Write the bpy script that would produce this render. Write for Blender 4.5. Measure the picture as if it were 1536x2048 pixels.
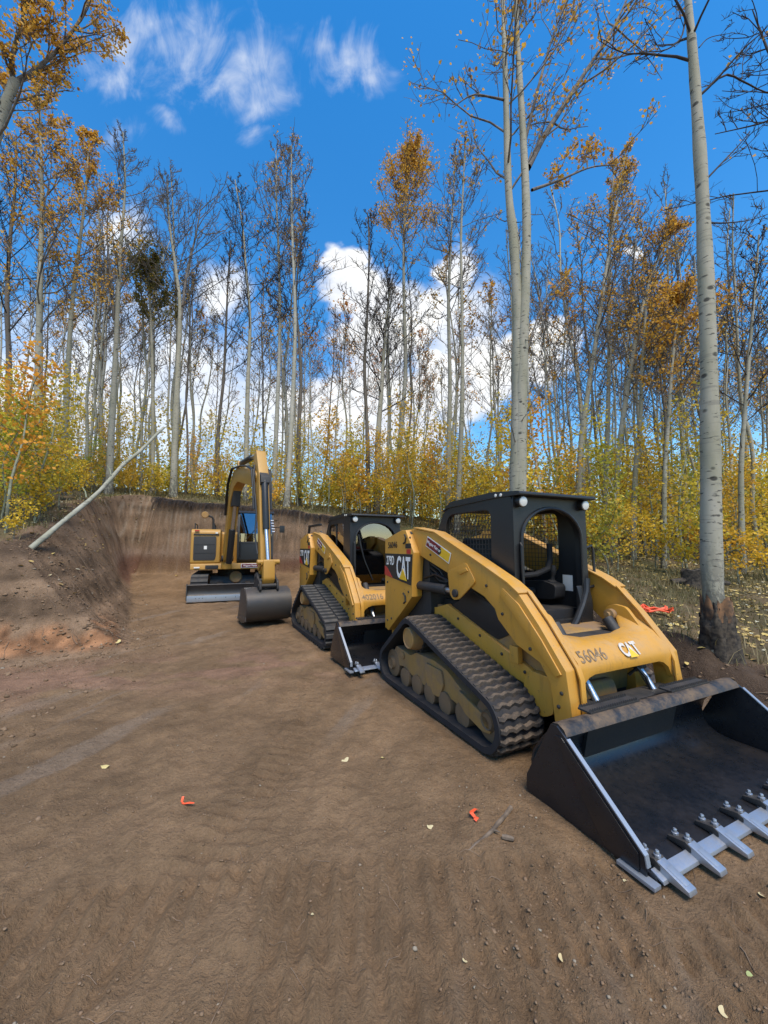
import bpy, bmesh, math, random
import numpy as np
from mathutils import Vector, Matrix, Euler

for o in list(bpy.data.objects):
    bpy.data.objects.remove(o)
scene = bpy.context.scene
C = scene.collection
R = math.radians

# ------------------------------------------------------------------ camera
F_PX, PITCH, CAM_H = 769.0, 0.09, 1.596
cam = bpy.data.cameras.new('camera')
cam.sensor_fit = 'HORIZONTAL'
cam.sensor_width = 36.0
cam.lens = 36.0 * F_PX / 1536.0
cam.clip_start, cam.clip_end = 0.05, 2000
cam_o = bpy.data.objects.new('camera', cam)
C.objects.link(cam_o)
cam_o.location = (0, 0, CAM_H)
cam_o.rotation_euler = (math.pi / 2 + PITCH, 0, 0)
scene.camera = cam_o

# ------------------------------------------------------------------ light
SUN_EL, SUN_AZ = R(60), R(158)       # azimuth measured clockwise from +Y
SUN_STRENGTH, SUN_ANGLE = 3.1, R(30)
SKY_STRENGTH = 0.15
scene.view_settings.view_transform = 'Standard'
scene.view_settings.look = 'None'
scene.view_settings.exposure = 0.55
scene.view_settings.gamma = 1.0
scene.view_settings.use_curve_mapping = False

cy = scene.cycles
cy.max_bounces, cy.diffuse_bounces, cy.glossy_bounces, cy.transmission_bounces, cy.transparent_max_bounces = 5, 3, 3, 4, 8
cy.caustics_reflective = cy.caustics_refractive = False

sun = bpy.data.lights.new('sun', 'SUN')
sun.energy = SUN_STRENGTH
sun.angle = SUN_ANGLE
sun.color = (1.0, 0.90, 0.74)
sun_o = bpy.data.objects.new('sun', sun)
C.objects.link(sun_o)
sd = Vector((math.sin(SUN_AZ) * math.cos(SUN_EL), math.cos(SUN_AZ) * math.cos(SUN_EL), math.sin(SUN_EL)))
sun_o.rotation_euler = sd.to_track_quat('Z', 'Y').to_euler()


class NT:
    """small helper round a node tree"""
    def __init__(self, tree):
        self.t = tree

    def n(self, typ, _ins=None, **props):
        nd = self.t.nodes.new(typ)
        for k, v in props.items():
            setattr(nd, k, v)
        if _ins:
            for k, v in _ins.items():
                s = nd.inputs[k]
                if isinstance(v, bpy.types.NodeSocket):
                    self.t.links.new(v, s)
                else:
                    s.default_value = v
        return nd

    def math(self, op, a, b=0.0, clamp=False):
        return self.n('ShaderNodeMath', {0: a, 1: b}, operation=op, use_clamp=clamp).outputs[0]

    def vmath(self, op, a, b=(0, 0, 0), out=0):
        return self.n('ShaderNodeVectorMath', {0: a, 1: b}, operation=op).outputs[out]

    def ramp(self, fac, a, b, lo=0.0, hi=1.0, smooth=True):
        return self.n('ShaderNodeMapRange', {0: fac, 1: a, 2: b, 3: lo, 4: hi},
                      interpolation_type='SMOOTHSTEP' if smooth else 'LINEAR').outputs[0]

    def noise(self, vec, scale, detail=4.0, rough=0.55, dist=0.0, out=0):
        ins = {'Scale': scale, 'Detail': detail, 'Roughness': rough, 'Distortion': dist}
        if vec is not None:
            ins['Vector'] = vec
        return self.n('ShaderNodeTexNoise', ins).outputs[out]

    def mix(self, fac, a, b, blend='MIX'):
        nd = self.n('ShaderNodeMix', {0: fac}, data_type='RGBA', blend_type=blend)
        for s, v in ((nd.inputs[6], a), (nd.inputs[7], b)):
            if isinstance(v, bpy.types.NodeSocket):
                self.t.links.new(v, s)
            else:
                s.default_value = (*v, 1.0) if len(v) == 3 else v
        return nd.outputs[2]

    def scale(self, vec, s):
        return self.n('ShaderNodeVectorMath', {0: vec, 1: s}, operation='MULTIPLY').outputs[0]


def px_ray(px, py):
    u = (px - 768) / F_PX
    v = -(py - 1024) / F_PX
    c, s = math.cos(PITCH), math.sin(PITCH)
    return Vector((u, c - v * s, s + v * c))


def at(px, py, Y):
    d = px_ray(px, py)
    return Vector((0, 0, CAM_H)) + d * (Y / d.y)


# ------------------------------------------------------------------ sky with clouds
world = bpy.data.worlds.new('World')
scene.world = world
world.use_nodes = True
world.cycles.sampling_method = 'MANUAL'
world.cycles.sample_map_resolution = 512
wt = world.node_tree
wt.nodes.clear()
W = NT(wt)
out = W.n('ShaderNodeOutputWorld')
bg = W.n('ShaderNodeBackground', {'Strength': SKY_STRENGTH})
wt.links.new(bg.outputs[0], out.inputs[0])
sky = W.n('ShaderNodeTexSky', sky_type='NISHITA', sun_disc=False, sun_elevation=SUN_EL,
          sun_rotation=SUN_AZ, altitude=600.0, air_density=1.55, dust_density=0.12, ozone_density=6.0)
sky_col = W.n('ShaderNodeHueSaturation', {'Saturation': 1.31, 'Value': 1.0, 'Hue': 0.5, 'Color': sky.outputs[0]}).outputs[0]
gen = W.n('ShaderNodeTexCoord').outputs['Generated']
sep = W.n('ShaderNodeSeparateXYZ', {0: gen})
ady = W.math('MAXIMUM', W.math('ABSOLUTE', sep.outputs[1]), 0.05)
gx = W.math('DIVIDE', sep.outputs[0], ady)
gz = W.math('DIVIDE', sep.outputs[2], ady)
gvec = W.n('ShaderNodeCombineXYZ', {0: gx, 1: gz, 2: W.math('MULTIPLY', sep.outputs[1], 2.0)}).outputs[0]
warp = W.noise(gvec, 2.8, 4.0, 0.6, out=1)
warped = W.vmath('ADD', gvec, W.scale(W.vmath('SUBTRACT', warp, (0.5, 0.5, 0.5)), (0.3, 0.3, 0.0)))
flat = W.scale(warped, (1, 1, 0))


def cloud_mask(blobs):
    m = None
    for px, py, rad in blobs:
        d = px_ray(px, py)
        c = (d.x / d.y, d.z / d.y, 0.0)
        dist = W.vmath('DISTANCE', flat, c, out='Value')
        v = W.math('SUBTRACT', 1.0, W.math('DIVIDE', dist, rad / F_PX * 1.25))
        m = v if m is None else W.math('MAXIMUM', m, v)
    return m


cumulus = cloud_mask([(688, 520, 42), (715, 585, 78), (775, 625, 85), (760, 705, 88), (745, 785, 80), (842, 640, 62),
                      (905, 522, 52), (1108, 650, 44), (1070, 705, 60), (985, 725, 70), (915, 770, 80), (650, 790, 70),
                      (815, 815, 90), (1275, 495, 22)])
veil = cloud_mask([(560, 810, 110), (250, 810, 230), (60, 820, 210), (420, 790, 180), (450, 560, 60), (235, 470, 70), (690, 820, 120), (930, 640, 110)])
cirrus = cloud_mask([(400, 95, 95), (335, 110, 80), (480, 125, 90), (505, 190, 60), (235, 105, 70), (245, 175, 48),
                     (688, 108, 62), (510, 265, 34), (242, 285, 40), (325, 250, 30), (640, 70, 50), (300, 60, 70), (440, 170, 60), (720, 140, 40)])
n1 = W.noise(gvec, 5.5, 5.0, 0.62)
n2 = W.noise(W.scale(gvec, (7.0, 3.2, 4.0)), 1.0, 6.0, 0.66, 0.9)
dens_c = W.ramp(W.math('ADD', cumulus, W.math('MULTIPLY', W.math('SUBTRACT', n1, 0.5), 1.25)), -0.02, 0.40)
dens_w = W.math('MULTIPLY', W.ramp(W.math('ADD', cirrus, W.math('MULTIPLY', W.math('SUBTRACT', n2, 0.5), 3.2)), -0.2, 2.0), 0.62)
# scattered fair-weather cloud over the rest of the sky
n3 = W.noise(W.scale(gen, (1.0, 1.0, 2.2)), 2.3, 3.0, 0.6)
front = W.ramp(sep.outputs[1], -0.05, 0.12)
dens_r = W.math('MULTIPLY', W.ramp(n3, 0.52, 0.7), W.math('SUBTRACT', 1.0, front))
dens_v = W.math('MULTIPLY', W.ramp(W.math('ADD', veil, W.math('MULTIPLY', W.math('SUBTRACT', n1, 0.5), 0.9)), -0.05, 0.85), 0.88)
dens = W.math('MAXIMUM', W.math('MULTIPLY', W.math('MAXIMUM', W.math('MAXIMUM', dens_c, dens_w), dens_v), front), dens_r, clamp=True)
n4 = n1
cl_col = W.mix(W.ramp(n4, 0.35, 0.65), (4.0, 4.2, 4.6), (5.4, 5.4, 5.3))
wt.links.new(W.mix(dens, sky_col, cl_col), bg.inputs[0])


# ------------------------------------------------------------------ mesh helpers
def tag(o, label=None, cat=None, group=None, kind=None):
    if label: o['label'] = label
    if cat: o['category'] = cat
    if group: o['group'] = group
    if kind: o['kind'] = kind
    return o


def link(name, data, mat=None, parent=None):
    o = bpy.data.objects.new(name, data)
    C.objects.link(o)
    if mat is not None and data is not None and len(data.materials) == 0:
        data.materials.append(mat)
    if parent is not None:
        o.parent = parent
    return o


def empty(name, loc=(0, 0, 0), rz=0.0):
    o = bpy.data.objects.new(name, None)
    C.objects.link(o)
    o.location = loc
    o.rotation_euler = (0, 0, rz)
    o.empty_display_size = 0.2
    return o


def copy_tree(o, parent=None):
    kids = list(o.children)
    c = o.copy()
    C.objects.link(c)
    c.parent = parent
    for k in kids:
        copy_tree(k, c)
    return c


def mesh_np(name, V, F):
    """V (n,3) array, F (m,k) index array with k = 3 or 4"""
    V = np.ascontiguousarray(V, dtype=np.float32)
    F = np.ascontiguousarray(F, dtype=np.int32)
    me = bpy.data.meshes.new(name)
    me.vertices.add(len(V))
    me.vertices.foreach_set('co', V.ravel())
    k = F.shape[1]
    me.loops.add(F.size)
    me.loops.foreach_set('vertex_index', F.ravel())
    me.polygons.add(len(F))
    me.polygons.foreach_set('loop_start', np.arange(0, F.size, k, dtype=np.int32))
    me.update(calc_edges=True)
    return me


class MB:
    """collects simple shapes into one mesh"""
    def __init__(self):
        self.v, self.f = [], []

    def add(self, vs, fs):
        b = len(self.v)
        self.v += [tuple(v) for v in vs]
        self.f += [tuple(i + b for i in f) for f in fs]
        return self

    def box(self, x0, x1, y0, y1, z0, z1):
        vs = [(x, y, z) for x in (x0, x1) for y in (y0, y1) for z in (z0, z1)]
        return self.add(vs, [(0, 1, 3, 2), (4, 6, 7, 5), (0, 4, 5, 1), (2, 3, 7, 6), (0, 2, 6, 4), (1, 5, 7, 3)])

    def obox(self, c, size, rot=(0, 0, 0)):
        m = Euler(rot).to_matrix()
        hx, hy, hz = [s / 2 for s in size]
        vs = [Vector(c) + m @ Vector((sx * hx, sy * hy, sz * hz)) for sx in (-1, 1) for sy in (-1, 1) for sz in (-1, 1)]
        return self.add(vs, [(0, 1, 3, 2), (4, 6, 7, 5), (0, 4, 5, 1), (2, 3, 7, 6), (0, 2, 6, 4), (1, 5, 7, 3)])

    def prism(self, pts, y0, y1, axis='y'):
        """extrude a polygon; axis y: pts are (x,z); axis x: pts are (y,z); axis z: pts are (x,y)"""
        n = len(pts)
        area = sum(pts[i][0] * pts[(i + 1) % n][1] - pts[(i + 1) % n][0] * pts[i][1] for i in range(n))
        if area < 0: pts = pts[::-1]
        def P(p, t):
            return (p[0], t, p[1]) if axis == 'y' else (t, p[0], p[1]) if axis == 'x' else (p[0], p[1], t)
        vs = [P(p, y0) for p in pts] + [P(p, y1) for p in pts]
        fs = [tuple(range(n)), tuple(range(2 * n - 1, n - 1, -1))]
        fs += [(i, i + n, (i + 1) % n + n, (i + 1) % n) for i in range(n)]
        return self.add(vs, fs)

    def sweep(self, pts, thick, y0, y1):
        """bent sheet: open polyline (x,z) with a thickness, extruded along y"""
        P = [Vector((p[0], p[1])) for p in pts]
        nr = []
        for i in range(len(P)):
            d = (P[min(i + 1, len(P) - 1)] - P[max(i - 1, 0)]).normalized()
            nr.append(Vector((-d.y, d.x)))
        a = [p + n * thick / 2 for p, n in zip(P, nr)]
        b = [p - n * thick / 2 for p, n in zip(P, nr)]
        n = len(P)
        vs = [(p.x, y, p.y) for y in (y0, y1) for p in a] + [(p.x, y, p.y) for y in (y0, y1) for p in b]
        fs = []
        for i in range(n - 1):
            fs.append((i, i + 1, n + i + 1, n + i))
            fs.append((2 * n + i, 3 * n + i, 3 * n + i + 1, 2 * n + i + 1))
            fs.append((i, 2 * n + i, 2 * n + i + 1, i + 1))
            fs.append((n + i, n + i + 1, 3 * n + i + 1, 3 * n + i))
        fs.append((0, n, 3 * n, 2 * n))
        fs.append((n - 1, 3 * n - 1, 4 * n - 1, 2 * n - 1))
        return self.add(vs, fs)

    def cyl(self, p0, p1, r0, r1=None, n=16, caps=True):
        r1 = r0 if r1 is None else r1
        p0, p1 = Vector(p0), Vector(p1)
        d = (p1 - p0).normalized()
        u = d.orthogonal().normalized()
        w = d.cross(u)
        vs = []
        for p, r in ((p0, r0), (p1, r1)):
            vs += [p + (u * math.cos(t) + w * math.sin(t)) * r for t in (2 * math.pi * i / n for i in range(n))]
        fs = [(i, (i + 1) % n, (i + 1) % n + n, i + n) for i in range(n)]
        if caps: fs += [tuple(range(n - 1, -1, -1)), tuple(range(n, 2 * n))]
        return self.add(vs, fs)

    def lathe(self, c, axis, prof, n=20):
        """prof: list of (radius, offset along axis)"""
        c, d = Vector(c), Vector(axis).normalized()
        u = d.orthogonal().normalized()
        w = d.cross(u)
        vs = []
        for r, h in prof:
            vs += [c + d * h + (u * math.cos(t) + w * math.sin(t)) * r for t in (2 * math.pi * i / n for i in range(n))]
        fs = []
        for k in range(len(prof) - 1):
            fs += [(k * n + i, k * n + (i + 1) % n, (k + 1) * n + (i + 1) % n, (k + 1) * n + i) for i in range(n)]
        fs += [tuple(range(n - 1, -1, -1)), tuple((len(prof) - 1) * n + i for i in range(n))]
        return self.add(vs, fs)

    def tube(self, pts, r, n=8):
        pts = [Vector(p) for p in pts]
        rs = r if isinstance(r, (list, tuple)) else [r] * len(pts)
        vs, fs = [], []
        u = None
        for i, p in enumerate(pts):
            d = (pts[min(i + 1, len(pts) - 1)] - pts[max(i - 1, 0)]).normalized()
            if u is None:
                u = d.orthogonal().normalized()
            else:
                u = (u - d * u.dot(d)).normalized()
            w = d.cross(u)
            vs += [p + (u * math.cos(t) + w * math.sin(t)) * rs[i] for t in (2 * math.pi * k / n for k in range(n))]
        for i in range(len(pts) - 1):
            fs += [(i * n + k, i * n + (k + 1) % n, (i + 1) * n + (k + 1) % n, (i + 1) * n + k) for k in range(n)]
        fs += [tuple(range(n - 1, -1, -1)), tuple((len(pts) - 1) * n + k for k in range(n))]
        return self.add(vs, fs)

    def ring_plate(self, outer, inner, t0, t1, axis='y'):
        """plate with a hole; outer and inner are equally long point lists"""
        n = len(outer)
        def P(p, t):
            return (p[0], t, p[1]) if axis == 'y' else (t, p[0], p[1])
        vs = [P(p, t) for t in (t0, t1) for p in outer] + [P(p, t) for t in (t0, t1) for p in inner]
        fs = []
        for i in range(n):
            j = (i + 1) % n
            fs += [(i, j, 2 * n + j, 2 * n + i), (n + i, 3 * n + i, 3 * n + j, n + j),
                   (i, n + i, n + j, j), (2 * n + i, 2 * n + j, 3 * n + j, 3 * n + i)]
        return self.add(vs, fs)

    def mesh(self, name, bevel=0.0, seg=2, smooth=35):
        me = bpy.data.meshes.new(name)
        me.from_pydata(self.v, [], self.f)
        bm = bmesh.new()
        bm.from_mesh(me)
        bmesh.ops.recalc_face_normals(bm, faces=bm.faces)
        if bevel > 0:
            es = [e for e in bm.edges if len(e.link_faces) == 2 and e.calc_face_angle(0) > R(30)]
            bmesh.ops.bevel(bm, geom=es, offset=bevel, segments=seg, affect='EDGES', profile=0.7, clamp_overlap=True)
        bm.to_mesh(me)
        bm.free()
        if smooth:
            me.polygons.foreach_set('use_smooth', [True] * len(me.polygons))
            me.set_sharp_from_angle(angle=R(smooth))
        return me

    def build(self, name, mat, parent=None, bevel=0.0, seg=2, smooth=35):
        return link(name, self.mesh(name, bevel, seg, smooth), mat, parent)


def resample(pts, n, closed=True):
    P = [Vector(p) for p in pts]
    if closed: P = P + [P[0]]
    L = [0]
    for a, b in zip(P, P[1:]): L.append(L[-1] + (b - a).length)
    res = []
    for k in range(n):
        s = L[-1] * k / (n if closed else n - 1)
        i = max(j for j in range(len(L) - 1) if L[j] <= s + 1e-9)
        t = 0 if L[i + 1] == L[i] else (s - L[i]) / (L[i + 1] - L[i])
        res.append(P[i].lerp(P[i + 1], min(t, 1)))
    return res


def round_poly(pts, r, seg=4):
    """round the corners of a closed 2-D polygon; r may be a list"""
    n = len(pts)
    res = []
    for i in range(n):
        p, a, b = Vector(pts[i]), Vector(pts[i - 1]), Vector(pts[(i + 1) % n])
        rr = r[i] if isinstance(r, (list, tuple)) else r
        if rr <= 0:
            res.append(tuple(p)); continue
        da, db = (a - p), (b - p)
        ra, rb = min(rr, da.length * .48), min(rr, db.length * .48)
        q0, q1 = p + da.normalized() * ra, p + db.normalized() * rb
        for k in range(seg + 1):
            t = k / seg
            res.append(tuple((1 - t) ** 2 * q0 + 2 * t * (1 - t) * p + t * t * q1))
    return res


def text_mesh(body, size, bold=0.0, extrude=0.001, shear=0.0, spacing=1.0):
    cu = bpy.data.curves.new('lettering', 'FONT')
    cu.body = body
    cu.size = size
    cu.offset = bold
    cu.extrude = extrude
    cu.shear = shear
    cu.space_character = spacing
    cu.align_x, cu.align_y = 'CENTER', 'CENTER'
    o = bpy.data.objects.new('lettering', cu)
    C.objects.link(o)
    bpy.context.view_layer.update()
    me = bpy.data.meshes.new_from_object(o.evaluated_get(bpy.context.evaluated_depsgraph_get()))
    bpy.data.objects.remove(o)
    bpy.data.curves.remove(cu)
    return me


def lettering(body, size, mat, parent, loc, xdir, ydir, bold=0.0, sx=1.0, name='lettering', extrude=0.001, spacing=1.0):
    me = text_mesh(body, size, bold, extrude, 0.0, spacing)
    o = link(name, me, None, parent)
    me.materials.clear()
    me.materials.append(mat)
    X, Y = Vector(xdir).normalized(), Vector(ydir).normalized()
    Zv = X.cross(Y)
    m = Matrix((X, Y, Zv)).transposed().to_4x4()
    o.matrix_basis = Matrix.Translation(Vector(loc)) @ m @ Matrix.Diagonal((sx, 1, 1, 1))
    return o


# ------------------------------------------------------------------ materials
def new_mat(name):
    m = bpy.data.materials.new(name)
    m.use_nodes = True
    m.node_tree.nodes.clear()
    T = NT(m.node_tree)
    o = T.n('ShaderNodeOutputMaterial')
    b = T.n('ShaderNodeBsdfPrincipled')
    m.node_tree.links.new(b.outputs[0], o.inputs[0])
    return m, T, b, o


def setin(T, node, key, v):
    if isinstance(v, bpy.types.NodeSocket):
        T.t.links.new(v, node.inputs[key])
    else:
        node.inputs[key].default_value = (*v, 1.0) if isinstance(v, (tuple, list)) and len(v) == 3 and node.inputs[key].type == 'RGBA' else v


def bump(T, b, height, strength=0.3, dist=0.01):
    nd = T.n('ShaderNodeBump', {'Strength': strength, 'Distance': dist, 'Height': height})
    T.t.links.new(nd.outputs[0], b.inputs['Normal'])


def painted(name, col, rough=0.45, dust=0.35, dust_col=(0.27, 0.19, 0.12), grime=0.3, metal=0.0, scale=6.0, spec=0.5, low=0.0, scuff=0.0, up_min=0.16):
    """paint with settled dust on faces that look up, streaky grime and fine scratches"""
    m, T, b, o = new_mat(name)
    co = T.n('ShaderNodeTexCoord').outputs['Object']
    nz = T.n('ShaderNodeSeparateXYZ', {0: T.n('ShaderNodeNewGeometry').outputs['Normal']}).outputs[2]
    big = T.noise(co, scale, 6.0, 0.6)
    fine = T.noise(co, scale * 9, 4.0, 0.6)
    streak = T.noise(T.scale(co, (9, 9, 1.2)), 2.2, 5.0, 0.6)
    c = T.mix(T.ramp(streak, 0.52, 0.78, 0, grime), col, tuple(x * 0.45 + y * 0.12 for x, y in zip(col, dust_col)))
    if scuff:
        c = T.mix(T.ramp(T.noise(co, scale * 4, 6.0, 0.75), 0.635, 0.675, 0, scuff), c, (0.06, 0.045, 0.035))
    up = T.ramp(nz, -0.1, 0.9, up_min, 1.0)
    dm = T.math('MULTIPLY', T.math('MULTIPLY', T.ramp(T.math('ADD', T.math('MULTIPLY', big, 0.7), T.math('MULTIPLY', fine, 0.3)), 0.36, 0.66), up), dust, clamp=True)
    if low:
        z = T.n('ShaderNodeSeparateXYZ', {0: co}).outputs[2]
        lowm = T.math('MULTIPLY', T.ramp(T.math('ADD', z, T.math('MULTIPLY', big, 0.3)), low, low * 0.35), 0.75)
        dm = T.math('MAXIMUM', dm, lowm)
    c = T.mix(dm, c, dust_col)
    setin(T, b, 'Base Color', c)
    setin(T, b, 'Metallic', metal)
    setin(T, b, 'Specular IOR Level', spec)
    r = T.math('ADD', T.math('MULTIPLY', T.math('SUBTRACT', fine, 0.5), 0.25), rough)
    setin(T, b, 'Roughness', T.math('ADD', T.math('MULTIPLY', dm, 0.35), r, clamp=True))
    bump(T, b, T.math('ADD', fine, T.math('MULTIPLY', big, 0.6)), 0.12, 0.004)
    return m


M = {}
YEL = (0.56, 0.275, 0.035)
M['yellow'] = painted('yellow_paint', YEL, 0.42, 0.62, dust_col=(0.43, 0.275, 0.135), grime=0.55, scuff=0.7)
M['yellow_dirty'] = painted('muddy_yellow_paint', (0.34, 0.19, 0.05), 0.75, 1.3, dust_col=(0.235, 0.155, 0.095), grime=0.6, scale=5.0, scuff=0.6, up_min=0.62)
M['roller'] = painted('muddy_roller', (0.16, 0.10, 0.05), 0.85, 1.0, dust_col=(0.17, 0.115, 0.075), grime=0.6, scale=7.0, up_min=0.6)
M['ex_yellow'] = painted('worn_yellow_paint', (0.44, 0.235, 0.04), 0.45, 0.35, dust_col=(0.32, 0.21, 0.11), grime=0.4)
M['black'] = painted('black_paint', (0.014, 0.015, 0.017), 0.42, 0.14, dust_col=(0.12, 0.1, 0.085), grime=0.1)
M['dark'] = painted('dark_steel', (0.022, 0.022, 0.023), 0.6, 0.3, dust_col=(0.13, 0.1, 0.075), grime=0.2)
M['grey_panel'] = painted('dark_grey_panel', (0.035, 0.036, 0.038), 0.6, 0.2, dust_col=(0.14, 0.11, 0.09))
M['bucket'] = painted('bucket_black', (0.008, 0.010, 0.014), 0.30, 0.13, dust_col=(0.10, 0.07, 0.048), grime=0.15, scale=3.0, spec=0.6)
M['bucket_lip'] = painted('dusty_bucket_black', (0.014, 0.015, 0.018), 0.5, 0.95, dust_col=(0.15, 0.10, 0.06), grime=0.3, scale=9.0)
M['ex_bucket'] = painted('worn_bucket_steel', (0.055, 0.053, 0.052), 0.42, 0.45, dust_col=(0.13, 0.095, 0.07), metal=0.25, scale=3.0)
M['rubber'] = painted('track_rubber', (0.018, 0.020, 0.025), 0.7, 0.25, dust_col=(0.15, 0.11, 0.08), scale=8.0, grime=0.15, spec=0.3)
M['lug'] = painted('dusty_track_rubber', (0.035, 0.034, 0.034), 0.85, 0.8, dust_col=(0.19, 0.14, 0.10), up_min=0.5, scale=10.0, grime=0.2, spec=0.2)
M['lug_grey'] = painted('grey_track_rubber', (0.05, 0.05, 0.052), 0.8, 0.5, dust_col=(0.16, 0.14, 0.115), scale=8.0, spec=0.25)
M['steel'] = painted('bright_worn_steel', (0.42, 0.45, 0.50), 0.38, 0.25, dust_col=(0.25, 0.2, 0.16), metal=0.75, grime=0.2, scale=12.0)
M['chrome'] = painted('chrome_rod', (0.62, 0.62, 0.62), 0.3, 0.03, metal=0.95, grime=0.0)
M['white'] = painted('white_print', (0.78, 0.78, 0.76), 0.5, 0.1, grime=0.1)
M['worn_white'] = painted('worn_white_print', (0.62, 0.60, 0.58), 0.6, 0.9, dust_col=(0.42, 0.31, 0.2), grime=0.5, scale=26.0)
M['black_print'] = painted('black_print', (0.02, 0.018, 0.016), 0.6, 0.15, grime=0.0, dust_col=(0.2, 0.13, 0.06))
M['faded_print'] = painted('faded_black_print', (0.10, 0.065, 0.035), 0.6, 0.9, dust_col=(0.40, 0.27, 0.15), grime=0.2, scale=22)
M['red'] = painted('red_paint', (0.45, 0.03, 0.025), 0.45, 0.1, grime=0.1)
M['maroon'] = painted('maroon_print', (0.17, 0.012, 0.02), 0.45, 0.1, grime=0.1)
M['print_yellow'] = painted('yellow_print', (0.80, 0.48, 0.02), 0.45, 0.1, grime=0.1)
M['interior'] = painted('black_plastic', (0.018, 0.018, 0.02), 0.6, 0.3, dust_col=(0.1, 0.085, 0.07), spec=0.3)
M['lamp_lens'] = painted('lamp_lens', (0.72, 0.72, 0.68), 0.12, 0.05, grime=0.0)
M['edge_steel'] = painted('scuffed_edge_steel', (0.34, 0.38, 0.44), 0.45, 0.15, metal=0.6, scale=20)
M['tape'] = painted('orange_flagging', (0.85, 0.10, 0.03), 0.5, 0.1, grime=0.1)


def glass_mat(name, tint, rough=0.03, alpha=0.55):
    m, T, b, o = new_mat(name)
    tr = T.n('ShaderNodeBsdfTransparent', {0: (*tint, 1)})
    gl = T.n('ShaderNodeBsdfGlossy', {0: (0.9, 0.92, 0.95, 1), 'Roughness': rough})
    fr = T.n('ShaderNodeFresnel', {'IOR': 1.6})
    fac = T.math('ADD', T.math('MULTIPLY', fr.outputs[0], 0.9), alpha * 0.35, clamp=True)
    mx = T.n('ShaderNodeMixShader', {0: fac, 1: tr.outputs[0], 2: gl.outputs[0]})
    T.t.links.new(mx.outputs[0], o.inputs[0])
    return m


M['glass'] = glass_mat('cab_glass', (0.26, 0.28, 0.28), 0.03, 0.55)


def bark_mat(name, pale, dark_amt=1.0, base_rough=0.0):
    m, T, b, o = new_mat(name)
    co = T.n('ShaderNodeTexCoord').outputs['Object']
    rnd = T.n('ShaderNodeObjectInfo').outputs['Random']
    co = T.vmath('ADD', co, T.n('ShaderNodeCombineXYZ', {0: T.math('MULTIPLY', rnd, 31.0), 1: T.math('MULTIPLY', rnd, 17.0), 2: 0.0}).outputs[0])
    z = T.n('ShaderNodeSeparateXYZ', {0: T.n('ShaderNodeTexCoord').outputs['Object']}).outputs[2]
    soft = T.noise(T.scale(co, (2.0, 2.0, 0.6)), 1.6, 5.0, 0.6)
    len_ = T.noise(T.scale(co, (9, 9, 34)), 1.0, 3.0, 0.5)
    knots = T.n('ShaderNodeTexVoronoi', {'Vector': T.scale(co, (3.2, 3.2, 4.2)), 'Scale': 1.4, 'Randomness': 1.0}).outputs[0]
    kn = T.math('MULTIPLY', T.ramp(knots, 0.22, 0.10), T.ramp(T.noise(co, 1.7, 2.0, 0.5), 0.42, 0.55))
    rings = T.noise(T.scale(co, (2.5, 2.5, 26)), 1.0, 2.0, 0.5)
    c = T.mix(T.ramp(soft, 0.3, 0.7), pale, tuple(p * q for p, q in zip(pale, (0.72, 0.74, 0.66))))
    c = T.mix(T.ramp(rings, 0.56, 0.72, 0, 0.5), c, (0.16, 0.15, 0.13))
    c = T.mix(T.math('MULTIPLY', T.ramp(len_, 0.615, 0.68), 0.8 * dark_amt), c, (0.035, 0.032, 0.03))
    c = T.mix(T.math('MULTIPLY', kn, 0.85 * dark_amt), c, (0.022, 0.02, 0.02))
    rough_base = T.noise(T.scale(co, (11, 11, 5)), 1.2, 5.0, 0.7)
    lowm = T.math('MULTIPLY', T.ramp(T.math('ADD', z, T.math('MULTIPLY', soft, 0.9)), 1.9 + base_rough, 0.3 + base_rough), T.ramp(rough_base, 0.40, 0.56))
    c = T.mix(T.math('MULTIPLY', lowm, 0.9), c, (0.055, 0.05, 0.046))
    setin(T, b, 'Base Color', c)
    setin(T, b, 'Roughness', 0.8)
    setin(T, b, 'Specular IOR Level', 0.25)
    bump(T, b, T.math('SUBTRACT', T.math('MULTIPLY', soft, 0.4), T.math('ADD', T.math('MULTIPLY', lowm, 1.5), T.math('MULTIPLY', kn, 0.5))), 0.6, 0.015)
    return m


M['bark'] = bark_mat('aspen_bark', (0.37, 0.345, 0.28))
M['bark_white'] = bark_mat('white_aspen_bark', (0.44, 0.42, 0.37), 0.8)
M['bark_dark'] = bark_mat('dark_aspen_bark', (0.16, 0.135, 0.115), 1.0)
M['bark_pole'] = bark_mat('weathered_aspen_bark', (0.36, 0.35, 0.29), 0.9)
M['bark_green'] = bark_mat('greenish_aspen_bark', (0.34, 0.35, 0.25), 0.5)


def plain(name, col, rough=0.8, var=0.3, scale=20.0, spec=0.3, col2=None):
    m, T, b, o = new_mat(name)
    co = T.n('ShaderNodeTexCoord').outputs['Object']
    n = T.noise(co, scale, 5.0, 0.6)
    c2 = col2 or tuple(x * (1 - var) for x in col)
    setin(T, b, 'Base Color', T.mix(T.ramp(n, 0.3, 0.7), col, c2))
    setin(T, b, 'Roughness', rough)
    setin(T, b, 'Specular IOR Level', spec)
    bump(T, b, n, 0.3, 0.01)
    return m


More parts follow.
